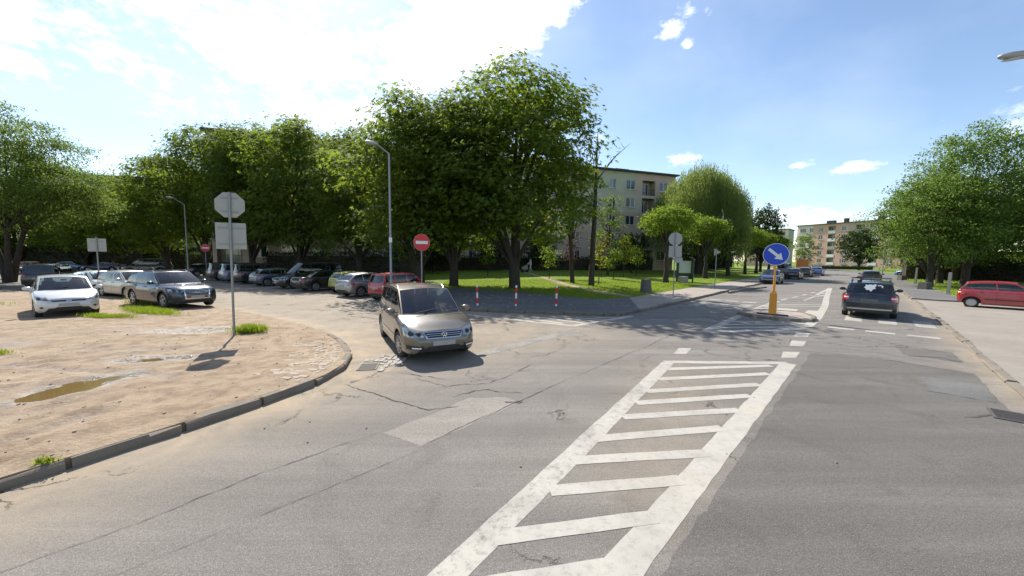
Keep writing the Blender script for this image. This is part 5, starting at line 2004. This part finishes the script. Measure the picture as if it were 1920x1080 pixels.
hedge('hedge', 'dark hedge along the foot of the apartment block behind the lawn', (-16, 47.5), (22, 59.5), 1.9, 1.2, LEAF_DARK, 3, .2, 40)  # raised so dark foliage covers wall that tree shade would darken
hedge('hedge', 'dark hedge behind the shaded parked cars', (-46, 54), (-9, 35.5), 2.6, 1.4, LEAF_DARK, 4, .18, 40)  # height increased, dark leaves standing in for tree shade on the facade
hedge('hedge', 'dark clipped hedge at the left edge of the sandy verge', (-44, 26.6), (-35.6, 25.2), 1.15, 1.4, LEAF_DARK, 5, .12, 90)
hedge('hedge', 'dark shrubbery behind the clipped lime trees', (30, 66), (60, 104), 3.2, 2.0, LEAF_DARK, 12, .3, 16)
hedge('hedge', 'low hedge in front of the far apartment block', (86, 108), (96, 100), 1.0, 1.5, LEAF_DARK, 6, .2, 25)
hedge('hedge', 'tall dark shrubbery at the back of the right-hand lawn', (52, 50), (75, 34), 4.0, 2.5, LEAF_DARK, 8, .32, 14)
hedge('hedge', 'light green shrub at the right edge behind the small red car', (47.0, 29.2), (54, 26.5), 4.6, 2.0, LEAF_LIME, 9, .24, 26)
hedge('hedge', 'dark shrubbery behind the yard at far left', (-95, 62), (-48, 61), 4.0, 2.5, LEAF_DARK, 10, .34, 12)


def blades(name, P, Z, h, w, r, mat=GRASS):
    n = len(P)
    C = np.stack([P[:, 0], P[:, 1], Z], 1)
    A = np.stack([r.normal(0, .38, n), r.normal(0, .38, n), np.ones(n)], 1)
    Ln = h * r.uniform(.5, 1.3, n)
    me = leaf_object(name, C, A, rand_dirs(r, n), Ln, np.full(n, w) * r.uniform(.7, 1.3, n), mat, r, -.0, .1)
    o = bpy.data.objects.new(name, me)
    return link(o)


r = np.random.default_rng(99)
P = np.concatenate([r.uniform((-6, 21), (16, 36), (42000, 2)), r.uniform((-12, 34), (35, 60), (26000, 2))])
P = P[inside(P, LAWN)]
P = P[seg_dist(P, path_c) > .5 + .25 * r.random(len(P))]
o = blades('grass', P, lawn_h(P) - .01, .10, .03, r)
o['kind'] = 'stuff'
o['label'] = 'short green grass of the lawn'
P = r.uniform((26, 20), (60, 60), (22000, 2))
P = P[inside(P, RLAWN)]
o = blades('grass', P, np.full(len(P), .12), .13, .04, r)
o['kind'] = 'stuff'
o['label'] = 'green grass of the right-hand lawn'


def tuft(label, c, sx, sy, n, h, rz=0.0):
    q = r.normal(size=(n, 2)) * np.array([sx, sy]) * .5
    ca, sa = math.cos(rz), math.sin(rz)
    P = np.stack([c[0] + q[:, 0] * ca - q[:, 1] * sa, c[1] + q[:, 0] * sa + q[:, 1] * ca], 1)
    o = blades('grass_tuft', P, dirt_h(P), h, .014, r)
    tag(o, label, 'grass')


tuft('bright grass tuft at the foot of the octagonal sign pole', (-8.0, 11.35), .42, .26, 1700, .24)
tuft('grass strip on the verge right of the white hatchback', (-14.9, 15.3), 1.7, .35, 5000, .18, -.45)
tuft('grass clump between the white hatchback and the cream car', (-17.6, 18.2), 1.3, .55, 4000, .25, -.6)
tuft('short grass in front of the white hatchback', (-15.2, 14.0), .95, .24, 2200, .14, -.1)
tuft('grass patch left of the white hatchback at the verge edge', (-25.5, 17.0), 2.0, .4, 2500, .16)
tuft('dry grass hummock at the left edge of the verge', (-12.3, 8.6), .45, .2, 900, .12)
tuft('tiny weeds growing in the joint of the near kerb', (-5.1, 3.95), .12, .05, 120, .06)

# ------------------------------------------------------------------ buildings
def wall_mat(name, col):
    m = NT(name)
    nz = m.noise(.5, 5, .6)
    c = m.mix(m.ramp(nz, .3, .7), tuple(x * .9 for x in col), tuple(x * 1.06 for x in col))
    vmap = m.n('ShaderNodeMapping')
    vmap.inputs['Scale'].default_value = (2.5, 2.5, .25)
    m.set(vmap.inputs['Vector'], m.geo())
    c = m.mix(m.ramp(m.noise(1.2, 5, .7, vmap.outputs[0]), .55, .8, 0, .3), c, tuple(x * .6 for x in col))
    m.principled(c, .9, 0, m.bump(m.noise(30, 3), .2, .01), spec=.2)
    return m.mat


W_BEIGE = wall_mat('render_beige', (.49, .44, .35))
W_GREEN = wall_mat('render_sage', (.43, .43, .32))
W_PINK = wall_mat('render_pink', (.50, .38, .30))
W_GREY = wall_mat('render_grey', (.38, .38, .33))
W_PEACH = wall_mat('render_peach', (.62, .40, .31))
W_PALE = wall_mat('render_pale_pink', (.72, .62, .56))
W_ROOF = simple('roof_felt', (.05, .052, .056), .8)
W_LOGGIA = wall_mat('render_loggia', (.42, .33, .22))  # browner render for the walls inside the loggia recesses
WIN_CACHE = {}


def window_mesh(w, h):
    key = (w, h)
    if key in WIN_CACHE:
        return WIN_CACHE[key]
    b = MB()
    t = .07
    b.box((w / 2, 0, t / 2), (w, .06, t))
    b.box((w / 2, 0, h - t / 2), (w, .06, t))
    b.box((t / 2, 0, h / 2), (t, .06, h - 2 * t))
    b.box((w - t / 2, 0, h / 2), (t, .06, h - 2 * t))
    n = 1 if w < 1.0 else 2 if w < 1.9 else 3
    for k in range(1, n):
        b.box((w * k / n, 0, h / 2), (t, .055, h - 2 * t))
    b.box((w / 2, -.12, -.025), (w + .16, .26, .05))
    f = b.mesh('window', MAT_FRAME)
    g = MB().box((0, 0, 0), (w / n - t - .01, .02, h - 2 * t)).mesh('pane', MAT_BGLASS)
    offs = [w * (k + .5) / n for k in range(n)]
    WIN_CACHE[key] = (f, g, offs)
    return WIN_CACHE[key]


def block(name, label, p0, p1, storeys, sh, base, cols, colour, depth=11., roof_h=.9, panes=True, chim=()):
    """p0->p1: facade line seen from its right-hand side (-Y local). cols: (x, width, sill, height, kind)"""
    a, b = Vector(p0), Vector(p1)
    L = (b - a).length
    e = empty(name, (a.x, a.y, 0), math.atan2(b.y - a.y, b.x - a.x))
    tag(e, label, 'building')
    Ht = base + storeys * sh + roof_h
    holes = []
    for x, w, sill, h, kind in cols:
        for s in range(storeys):
            z0 = base + s * sh + sill
            holes.append((x, x + w, z0, z0 + h, kind, s))
    xs = sorted(set([0, L] + [q for h_ in holes for q in h_[:2]]))
    zs = sorted(set([-.2, base, Ht] + [q for h_ in holes for q in h_[2:4]] + [base + s * sh for s in range(storeys + 1)]))
    wl = MB()
    hl = {}
    for h_ in holes:
        hl.setdefault((h_[0]), []).append(h_)
    for i in range(len(xs) - 1):
        for j in range(len(zs) - 1):
            cx, cz = (xs[i] + xs[i + 1]) / 2, (zs[j] + zs[j + 1]) / 2
            if any(h_[0] < cx < h_[1] and h_[2] < cz < h_[3] for h_ in holes):
                continue
            wl.add([(xs[i], 0, zs[j]), (xs[i + 1], 0, zs[j]), (xs[i + 1], 0, zs[j + 1]), (xs[i], 0, zs[j + 1])], [(0, 1, 2, 3)], colour(cx, cz, int((cz - base) / sh)))
    for x0, x1, z0, z1, kind, s in holes:
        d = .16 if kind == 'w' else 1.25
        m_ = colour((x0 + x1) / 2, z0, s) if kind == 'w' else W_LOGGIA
        wl.add([(x0, 0, z0), (x1, 0, z0), (x1, 0, z1), (x0, 0, z1), (x0, d, z0), (x1, d, z0), (x1, d, z1), (x0, d, z1)],
               [(0, 4, 5, 1), (1, 5, 6, 2), (2, 6, 7, 3), (3, 7, 4, 0), (4, 7, 6, 5)], m_)
    wl.build('facade', None, e)
    bw_ = MB()
    bw_.add([(0, 0, -.2), (L, 0, -.2), (L, depth, -.2), (0, depth, -.2), (0, 0, Ht), (L, 0, Ht), (L, depth, Ht), (0, depth, Ht)], [(1, 2, 6, 5), (2, 3, 7, 6), (3, 0, 4, 7)])
    bw_.build('side_wall', W_GREY, e)
    rf = MB().box((L / 2, depth / 2 - .1, Ht + .12), (L + .7, depth + .9, .24)).build('roof', W_ROOF, e)
    for x, w, h in chim:
        MB().box((x, 3.5, Ht + .24 + h / 2), (w, 1.2, h)).build('chimney', W_ROOF, rf)
    for x0, x1, z0, z1, kind, s in holes:
        if kind == 'w':
            f, g, offs = window_mesh(round(x1 - x0, 2), round(z1 - z0, 2))
            o = bpy.data.objects.new('window', f)
            o.location = (x0, .1, z0)
            link(o, e)
            if panes:
                for q in offs:
                    p = bpy.data.objects.new('pane', g)
                    p.location = (q, .005, (z1 - z0) / 2)
                    link(p, o)
        else:
            w = x1 - x0
            f, g, offs = window_mesh(1.5, 2.0)
            o = bpy.data.objects.new('window', f)
            o.location = (x0 + (w - 1.5) / 2, 1.2, z0 + .15)
            link(o, e)
            if panes:
                for q in offs:
                    p = bpy.data.objects.new('pane', g)
                    p.location = (q, .005, 1.0)
                    link(p, o)
            if kind == 'L':
                rl_ = MB()
                rl_.box((w / 2, 0, 1.0), (w, .05, .05))
                for k in range(int(w / .14)):
                    rl_.box((.07 + k * .14, 0, .5), (.02, .02, .98))
                rl_.build('railing', simple('railing_dark', (.05, .05, .055), .5, .4), e, loc=(x0, -.04, z0 + .02))
            else:
                pn = MB().box((w / 2, 0, .5), (w, .06, .95))
                pn.build('balcony_panel', MAT_FRAME if (s + int(x0)) % 3 else W_GREY, e, loc=(x0, -.05, z0 + .02))
    return e


# middle block: facade line from far left (behind the chestnuts) to the right end
ma, mb_ = Vector((-34.5, 43.4)), Vector((27.5, 64.7))
Lm = (mb_ - ma).length
cols = []
x = Lm - 1.0
k = 0
pat = [(1.7, 2.6, 'w'), (2.5, 3.6, 'L'), (1.75, 3.4, 'w'), (1.15, 3.3, 'w'), (1.15, 3.2, 'w'), (1.75, 3.4, 'w')]
while x > 3:
    w, pitch, kind = pat[k % len(pat)]
    xx = x - w - (.6 if k == 0 else (pitch - w) / 2)
    if kind == 'w':
        cols.append((round(xx, 3), w, .85, 1.5, 'w'))
    else:
        cols.append((round(xx, 3), w, .05, 2.4, 'L'))
    x -= pitch
    k += 1


def col_mid(x, z, s):
    d = Lm - x
    if s >= 4:
        return W_GREEN if (d > 8.6 and d < 17) or d > 26 else W_PINK
    if d < 4.5 and s == 3:
        return W_GREEN
    if 3 < d < 6.4:
        return W_BEIGE
    return W_PINK if s <= 2 else W_BEIGE


block('apartment_block', 'five-storey beige and sage apartment block behind the lawn', ma, mb_, 5, 2.85, 1.4, cols, col_mid, 11., .7, True,
      ((Lm - 8.6, 2.6, 1.0), (Lm - 13.2, .8, .8), (Lm - 26, 2.6, 1.0), (Lm - 42, 2.6, 1.0)))

# far block facing the bend of the street
fa, fb = Vector((106.0, 141.0)), Vector((120.5, 101.0))
Lf = (fb - fa).length
cols = []
for k, (x, w, kind) in enumerate(((1.0, 2.0, 'w'), (4.2, 1.2, 'w'), (7.2, 1.4, 'w'), (10.2, 2.2, 'P'), (14.2, 1.9, 'w'), (18.2, 2.2, 'P'), (22.0, 2.2, 'P'), (26.0, 2.2, 'w'), (30, 2.2, 'P'), (34, 2.0, 'w'), (38, 1.4, 'w'))):
    cols.append((x, w, .8 if kind == 'w' else .05, 1.5 if kind == 'w' else 2.4, kind))


def col_far(x, z, s):
    if x < 6.3 and s >= 1:
        return W_PALE
    if 9.6 < x < 13 or 17 < x < 25:
        return W_PINK
    return W_PEACH


block('apartment_block', 'peach and pale five-storey apartment block at the bend of the street', fa, fb, 5, 2.72, .9, cols, col_far, 11., .6, True, ((9, 2.4, 1.2), (13.5, 1.0, 1.6), (23, 1.4, 1.4), (33, 2, 1.2)))
cols = [(2.0, 1.6, .8, 1.5, 'w'), (5.5, 2.2, .05, 2.4, 'P'), (9.3, 1.8, .8, 1.5, 'w'), (12.6, 2.2, .05, 2.4, 'P')]
block('apartment_block', 'second far apartment block left of the peach one', (106, 172), (117, 160.5), 5, 2.8, 1.0, cols, lambda x, z, s: W_PEACH if x < 12 else W_PALE, 11., .6, True, ((5, 3, 1.2), (11, .9, 1.5)))
cols = [(3 + 4 * i, 1.8, .85, 1.5, 'w') for i in range(9)]
block('apartment_block', 'grey apartment block behind the trees on the far left', (-100, 78), (-64, 88), 6, 2.85, 1.2, cols, lambda x, z, s: W_GREY, 11., .7, False, ((30, 2, 1.2),))

# ------------------------------------------------------------------ signs, lamps, bollards and small things
def plate_disc(r, th=.012, n=36):
    return MB().lathe([(.001, -th / 2), (r, -th / 2), (r, th / 2), (.001, th / 2)], n, Matrix.Rotation(rad(90), 4, 'X'))


def pole(e, h, r=.03, mat=MAT_GALV, lean=(0, 0), z0=-.2):
    return MB().tube([(0, 0, z0), (lean[0] * .5, lean[1] * .5, h / 2), (lean[0], lean[1], h)], r, 10).build('pole', mat, e, 60)


def facing(loc, target=(0, 0)):
    """rotation so that local -Y looks towards target"""
    d = Vector((target[0] - loc[0], target[1] - loc[1]))
    return math.atan2(d.y, d.x) + math.pi / 2


# octagonal sign seen from behind with a square plate below
sx, sy = -8.21, 10.96
sz = ground_z(sx, sy)
e = empty('traffic_sign', (sx, sy, sz), facing((sx, sy), (-2.5, 0)))
tag(e, 'octagonal sign above a square plate, both seen from behind, on the sandy verge', 'traffic sign')
pole(e, 4.18, .032, lean=(.05, 0), z0=-.3)
oc = MB()
pts = [(.385 * math.cos(rad(22.5 + 45 * k)), .385 * math.sin(rad(22.5 + 45 * k))) for k in range(8)]
n8 = 8
oc.add([(p[0], -.008, p[1]) for p in pts] + [(p[0], .008, p[1]) for p in pts], [tuple(range(8)), tuple(range(15, 7, -1))] + [(i, (i + 1) % 8, 8 + (i + 1) % 8, 8 + i)[::-1] for i in range(8)])
oc.build('octagon_plate', MAT_SIGNBACK, e, loc=(.045, .05, 3.82))
rmx = MB().box((0, 0, 0), (.73, .016, .76))
rmx.build('square_plate', MAT_SIGNBACK, e, loc=(.04, .05, 2.93))
for z, w in ((4.02, .4), (3.63, .4), (3.16, .62), (2.70, .62)):
    MB().box((0, 0, 0), (w, .025, .035)).build('bracket', MAT_GALV, e, loc=(.045, .03, z))
MB().box((0, 0, 0), (.1, .004, .03)).build('sticker', simple('sticker_yellow', (.6, .45, .1), .5), e, loc=(.17, .038, 3.53))


def sign_no_entry(loc, label, h, r, tgt):
    e = empty('traffic_sign', loc, facing(loc, tgt))
    tag(e, label, 'traffic sign', 'no-entry signs on the side street')
    pole(e, h + r + .02, .032)
    plate_disc(r).build('disc', MAT_SIGNRED, e, 40, loc=(0, -.045, h))
    MB().box((0, 0, 0), (r * 1.5, .006, r * .36)).build('bar', MAT_SIGNWHITE, e, loc=(0, -.0545, h))
    MB().lathe([(r, -.007), (r + .008, -.009), (r + .008, .007), (r, .007)], 36, Matrix.Rotation(rad(90), 4, 'X'), None, False).build('rim', MAT_GALV, e, 40, loc=(0, -.045, h))
    return e


sign_no_entry((-4.55, 18.9, .12), 'red no-entry sign behind the people carrier', 3.02, .42, (6.5, 3))
sign_no_entry((-30.6, 37.6, .1), 'far red no-entry sign above the shaded parking row', 3.05, .37, (-5, 6))
# square sign seen from behind on the left
e = empty('traffic_sign', (-25.0, 22.7, 0), facing((-25.0, 22.7), (-6, -2)))
tag(e, 'square sign plate seen from behind above the cars on the left', 'traffic sign')
pole(e, 3.45, .035)
MB().box((0, 0, 0), (.78, .014, .78)).build('square_plate', MAT_SIGNBACK, e, loc=(0, .05, 2.97))
MB().box((0, 0, 0), (.6, .02, .03)).build('bracket', MAT_GALV, e, loc=(0, .035, 3.2))

# round-topped sign pair seen from behind near the crossing
for (x, y, h, lab, sc) in ((10.19, 23.63, 3.95, 'round sign over a square plate, seen from behind, at the crossing', 1.0), (16.4, 30.3, 3.2, 'small grey sign seen from behind along the pavement', .62)):
    e = empty('traffic_sign', (x, y, .12), facing((x, y), (4, 2)))
    tag(e, lab, 'traffic sign')
    pole(e, h, .03)
    if sc == 1.0:
        plate_disc(.40).build('round_plate', MAT_SIGNBACK, e, 40, loc=(0, .045, h - .38))
        MB().box((0, 0, 0), (.76, .014, .72)).build('square_plate', MAT_SIGNBACK, e, loc=(.02, .045, h - 1.18))
        MB().box((0, 0, 0), (.5, .014, .3)).build('lower_plate', MAT_SIGNBACK, e, loc=(.22, .05, h - 1.72))
    else:
        MB().lathe([(.001, -.007), (.32, -.007), (.32, .007), (.001, .007)], 3, Matrix.Rotation(rad(90), 4, 'X')).build('triangle_plate', MAT_SIGNBACK, e, loc=(0, .045, h - .3))

# keep-right sign on the yellow bollard
bx_, by_ = 11.02, 15.75
e = empty('traffic_sign', (bx_, by_, .1), facing((bx_, by_), (-1.0, 2.6)))
tag(e, 'blue keep-right arrow sign on a yellow post standing on the island', 'traffic sign')
MB().box((0, 0, .03), (1.1, .1, .05)).build('foot_bar', MAT_BLACK, e)
bo = MB()
bo.box((0, 0, .48), (.26, .2, .86), taper=.92)
bo.box((0, 0, .955), (.22, .17, .09), taper=.55)
bo.build('bollard_body', MAT_YELLOW, e, 25)
MB().tube([(0, 0, .98), (0, 0, 1.7)], [.055, .035], 12).build('neck', MAT_YELLOW, e, 50)
MB().tube([(0, 0, 1.7), (0, 0, 2.9)], .034, 10).build('post', MAT_YELLOW, e, 50)
plate_disc(.44, .016, 44).build('disc', MAT_SIGNBLUE, e, 40, loc=(0, -.055, 2.55))
MB().lathe([(.44, -.009), (.458, -.012), (.458, .01), (.44, .01)], 44, Matrix.Rotation(rad(90), 4, 'X'), None, False).build('rim', MAT_SIGNWHITE, e, 40, loc=(0, -.055, 2.55))
ar = MB()
c, s = math.cos(rad(-42)), math.sin(rad(-42))
ap = [(-.34, -.055), (.08, -.055), (.08, -.17), (.33, 0), (.08, .17), (.08, .055), (-.34, .055)]
ap = [(x * c - z * s, x * s + z * c) for x, z in ap]
n7 = len(ap)
ar.add([(x, -.003, z) for x, z in ap] + [(x, .003, z) for x, z in ap],
       [(0, 1, 5, 6), (2, 3, 4), (1, 2, 4, 5)] + [(i, n7 + i, n7 + (i + 1) % n7, (i + 1) % n7) for i in range(n7)])
ar.build('arrow', MAT_SIGNWHITE, e, loc=(0, -.068, 2.55))

# street lamps


def street_lamp(loc, label, h, arm_dir, arm=1.3, rise=.75, stripes=False):
    e = empty('street_lamp', loc, math.atan2(arm_dir[1], arm_dir[0]))
    tag(e, label, 'street lamp', 'street lamps')
    MB().tube([(0, 0, -.3), (0, 0, 1.2), (0, 0, 1.25), (0, 0, h)], [.085, .085, .065, .05], 12).build('pole', MAT_GALV, e, 40)
    MB().tube([(0, 0, h - .03), (.06, 0, h + .04), (arm, 0, h + rise)], [.042, .04, .034], 10).build('arm', MAT_GALV, e, 50)
    hd = MB()
    Mh = Matrix.Translation((arm + .27, 0, h + rise + .05)) @ Matrix.Rotation(rad(-8), 4, 'Y') @ Matrix.Diagonal((.8, .42, .3, 1)) @ Matrix.Rotation(rad(90), 4, 'Y')
    hd.lathe([(.001, -.42), (.14, -.40), (.26, -.28), (.32, -.05), (.31, .15), (.22, .34), (.10, .42), (.001, .43)], 16, Mh)
    hd.build('lamp_head', simple('lamp_head_grey', (.34, .35, .36), .45, .3), e, 50)
    MB().lathe([(.001, -.02), (.2, -.02), (.24, 0), (.001, .03)], 16, Matrix.Translation((arm + .3, 0, h + rise - .03)) @ Matrix.Diagonal((1.0, .45, 1, 1)) @ Matrix.Rotation(math.pi, 4, 'X')).build('lamp_cover', simple('lamp_cover_glass', (.45, .47, .48), .2), e, 50)
    if stripes:
        MB().box((0, -.0, 3.3), (.16, .17, .26)).build('notice', MAT_SIGNWHITE, e)
        MB().lathe([(.068, 1.3), (.069, 1.55)], 12, None, None, False).build('poster_remnant', simple('poster_grey', (.3, .28, .27), .8), e)
    return e


street_lamp((-6.45, 20.0, .0), 'grey street lamp with a white notice beside the red boxy hatchback', 7.75, (-.95, -.3), .58, .42, True)
street_lamp((-32.6, 37.8, .0), 'farther street lamp behind the navy sport utility car', 7.4, (-.95, -.3), .85, .6)
street_lamp((14.32, 9.0, .0), 'street lamp whose head reaches in at the upper right corner', 7.25, (-.84, .54), 1.55, .35)
street_lamp((66, 67, .1), 'street lamp on the right pavement beyond the dark estate', 7.6, (-.7, .7), 1.3, .6)
street_lamp((92, 104, .1), 'distant street lamp before the far apartment block', 7.6, (-.7, .7), 1.3, .6)
street_lamp((-62, 44, .02), 'thin lamp column rising behind the yard cars', 7.6, (-.7, .7), 1.2, .6)

# striped bollards
for i, (x, y) in enumerate(((-5.2, 20.0), (-1.65, 17.95), (.19, 17.85), (2.13, 17.95))):
    e = empty('bollard', (x, y, .12))
    tag(e, ('red and white bollard half hidden by the people carrier', 'left one of the three bollards right of the people carrier', 'middle one of the three bollards right of the people carrier', 'right one of the three bollards right of the people carrier')[i],
        'bollard', 'red and white bollards on the pavement')
    e.rotation_euler = (random.uniform(-.02, .02), random.uniform(-.03, .03), 0)
    zs = [(-.15, .1, MAT_SIGNWHITE), (.1, .36, MAT_SIGNRED), (.36, .62, MAT_SIGNWHITE), (.62, .88, MAT_SIGNRED), (.88, .96, MAT_SIGNWHITE)]
    for z0, z1, m_ in zs:
        MB().tube([(0, 0, z0), (0, 0, z1)], .048, 14).build('band', m_, e, 40)
    MB().lathe([(.048, .96), (.04, .985), (.001, .995)], 14).build('cap', MAT_SIGNWHITE, e, 40)

# notice board kiosk on the lawn
MAT_GREENW = simple('green_painted_wood', (.03, .07, .035), .6, var=.2)
nx, ny = 17.3, 37.6
e = empty('notice_board', (nx, ny, lawn_z(nx, ny)), facing((nx, ny), (-4, -2)))
tag(e, 'green notice board with a curved roof and white sheet on the lawn', 'notice board')
for dx in (-.72, .72):
    MB().box((dx, 0, 1.1), (.12, .9, 2.2)).build('side_panel', MAT_GREENW, e)
MB().box((0, .05, 1.25), (1.32, .1, 1.9)).build('back_panel', MAT_GREENW, e)
MB().box((-.02, -.03, 1.5), (1.1, .04, 1.2)).build('notice_sheet', simple('paper_pale', (.6, .65, .58), .6), e)
rf = MB()
for k in range(9):
    a = -1.05 + k * .2625
rf.grid(lambda u, t: (1.02 * math.sin(u), -.6 + 1.2 * t, 1.75 + .78 * math.cos(u * .9)), list(np.linspace(-1.05, 1.05, 11)), [0, 1])
rf.grid(lambda u, t: (1.02 * math.sin(u), -.6 + 1.2 * t, 1.68 + .78 * math.cos(u * .9)), list(np.linspace(1.05, -1.05, 11)), [0, 1])
rf.build('roof', simple('roof_sheet_green', (.25, .3, .24), .4, .2), e, 40)
o = MB().box((0, 0, .3), (.75, .6, .62), taper=.95).build('planter', simple('planter_concrete', (.28, .25, .22), .9), None, None, (16.6, 36.4, lawn_z(16.6, 36.4)), .5)
tag(o, 'squat concrete planter in front of the notice board', 'planter')

# tree stump post by the crossing
st_ = MB()
st_.lathe([(.40, -.1), (.37, .2), (.34, .7), (.33, .86), (.30, .9), (.10, .93), (.001, .92)], 16)
st_.v = [(x + .02 * math.sin(z * 9 + y * 5), y, z) for x, y, z in st_.v]
o = st_.build('litter_bin', simple('bin_concrete', (.12, .11, .1), .95, bump=.5), None, 40, (9.15, 25.6, lawn_z(9.15, 25.6)))
tag(o, 'squat dark concrete bin on the lawn edge near the crossing', 'litter bin')
# right lawn: concrete posts and stump blocks
MAT_POST = simple('concrete_post', (.32, .30, .27), .9, bump=.4)
for i, (x, y, h, lab) in enumerate(((31.0, 26.6, 1.55, 'nearer concrete post on the right lawn beside the small red car'), (41.5, 38.6, 1.7, 'farther concrete post on the right lawn edge'))):
    o = MB().box((0, 0, h / 2 - .1), (.16, .16, h + .2), taper=.85).build('concrete_post', MAT_POST, None, None, (x, y, .1), .4)
    o.rotation_euler = (.02, -.03 + .05 * i, .4)
    tag(o, lab, 'post', 'concrete posts on the right lawn')
for i, (x, y, lab) in enumerate(((34.6, 31.4, 'dark stone block on the right lawn between the posts'), (48.0, 46.2, 'dark stone block beside the pavement before the light blue car'))):
    b = MB()
    b.box((0, 0, .28), (.85, .6, .62), taper=.85)
    o = b.build('stone_block', simple('stone_dark', (.09, .085, .075), .95, bump=.6), None, None, (x, y, .1), .3 + i)
    tag(o, lab, 'stone block', 'stone blocks on the right lawn')

# person with a pushchair on the lawn path
MAT_SKIN = simple('skin', (.5, .33, .25), .6)
MAT_CLOTH = simple('cloth_pale', (.55, .52, .46), .9)
MAT_TROUSER = simple('cloth_grey', (.3, .29, .28), .9)
MAT_HAIR = simple('hair_brown', (.07, .045, .03), .8)


def skin_body(name, V, E, Rr, mat, parent, root=0):
    me = bpy.data.meshes.new(name)
    me.from_pydata(V, E, [])
    me.materials.append(mat)
    o = bpy.data.objects.new(name, me)
    link(o, parent)
    md = o.modifiers.new('skin', 'SKIN')
    for i, sv in enumerate(me.skin_vertices[0].data):
        sv.radius = (Rr[i], Rr[i])
        sv.use_root = i == root
    sb = o.modifiers.new('sub', 'SUBSURF')
    sb.levels = sb.render_levels = 1
    return o


e = empty('person', (2.25, 46.0, lawn_z(2.25, 46.0)), rad(200))
tag(e, 'person in pale clothes walking a pushchair on the lawn path', 'person')
V = [(0, 0, .95), (0, 0, 1.2), (.02, 0, 1.42), (.03, 0, 1.52), (.05, 0, 1.62), (.06, 0, 1.72),
     (0, .09, .9), (.14, .1, .5), (.08, .1, .08), (.2, .1, .04), (0, -.09, .9), (-.08, -.1, .48), (-.3, -.1, .12), (-.2, -.1, .05),
     (.02, .19, 1.4), (.1, .24, 1.14), (.36, .2, 1.04), (.44, .19, 1.03), (.02, -.19, 1.4), (.1, -.24, 1.14), (.36, -.2, 1.04), (.44, -.19, 1.03)]
E_ = [(0, 1), (1, 2), (2, 3), (3, 4), (4, 5), (0, 6), (6, 7), (7, 8), (8, 9), (0, 10), (10, 11), (11, 12), (12, 13), (2, 14), (14, 15), (15, 16), (16, 17), (2, 18), (18, 19), (19, 20), (20, 21)]
Rr = [.15, .14, .15, .055, .09, .07, .095, .06, .045, .045, .095, .06, .045, .045, .06, .045, .035, .03, .06, .045, .035, .03]
skin_body('body', V, E_, Rr, MAT_CLOTH, e)
hr = MB().lathe([(.001, -.10), (.09, -.08), (.12, 0), (.10, .08), (.001, .11)], 12, Matrix.Translation((.035, 0, 1.69)))
hr.build('hair', MAT_HAIR, e, 60)
e2 = empty('pushchair', (1.55, 45.75, lawn_z(1.55, 45.75)), rad(200))
tag(e2, 'small pale pushchair held by the person on the lawn path', 'pushchair')
MB().add([(-.3, -.2, .35), (.35, -.2, .35), (.4, -.2, .6), (-.28, -.2, .95), (-.3, .2, .35), (.35, .2, .35), (.4, .2, .6), (-.28, .2, .95)],
         [(0, 1, 2, 3), (7, 6, 5, 4), (1, 5, 6, 2), (0, 3, 7, 4), (0, 4, 5, 1)]).build('seat', MAT_TROUSER, e2)
MB().tube([(-.28, -.2, .9), (-.5, -.2, 1.03), (-.5, .2, 1.03), (-.28, .2, .9)], .02, 6).build('handle', MAT_GALV, e2)
for x in (-.25, .33):
    for y in (-.24, .24):
        MB().lathe([(.11, -.02), (.13, 0), (.11, .02), (.02, .02), (.02, -.02)], 14, Matrix.Translation((x, y, .13)) @ Matrix.Rotation(rad(90), 4, 'X')).build('wheel', MAT_RUBBER, e2)

# leaf litter and small stones
r = np.random.default_rng(123)
b = MB()
for k in range(340):
    x, y = r.uniform(-12, -4), r.uniform(2.5, 13)
    if not inside(np.array([[x, y]]), DIRT)[0]:
        continue
    z = float(dirt_h(np.array([[x, y]]))[0])
    s_ = r.uniform(.008, .03)
    b.box((x, y, z + s_ * .2), (s_ * 1.4, s_, s_ * .8), r.uniform(0, 3), taper=.7)
for k in range(40):
    x, y = r.uniform(-5, 5), r.uniform(2.6, 13)
    if inside(np.array([[x, y]]), DIRT)[0]:
        continue
    s_ = r.uniform(.006, .018)
    b.box((x, y, s_ * .3 + .006), (s_ * 1.4, s_, s_ * .8), r.uniform(0, 3), taper=.7)
o = b.build('gravel', simple('pebble', (.28, .24, .2), .9))
o['kind'] = 'stuff'
o['label'] = 'scattered pebbles on the sandy verge and road'
b = MB()
for k in range(150):
    x, y = r.uniform(-4, 6), r.uniform(16.6, 25)
    if not inside(np.array([[x, y]]), CORNER)[0]:
        continue
    s_ = r.uniform(.04, .12)
    a = r.uniform(0, 3)
    b.box((x, y, .124), (s_ * 1.6, s_ * .7, .006), a)
o = b.build('leaf_litter', simple('dry_leaf', (.36, .33, .27), .9))
o['kind'] = 'stuff'
o['label'] = 'dry leaf litter on the shaded pavement'
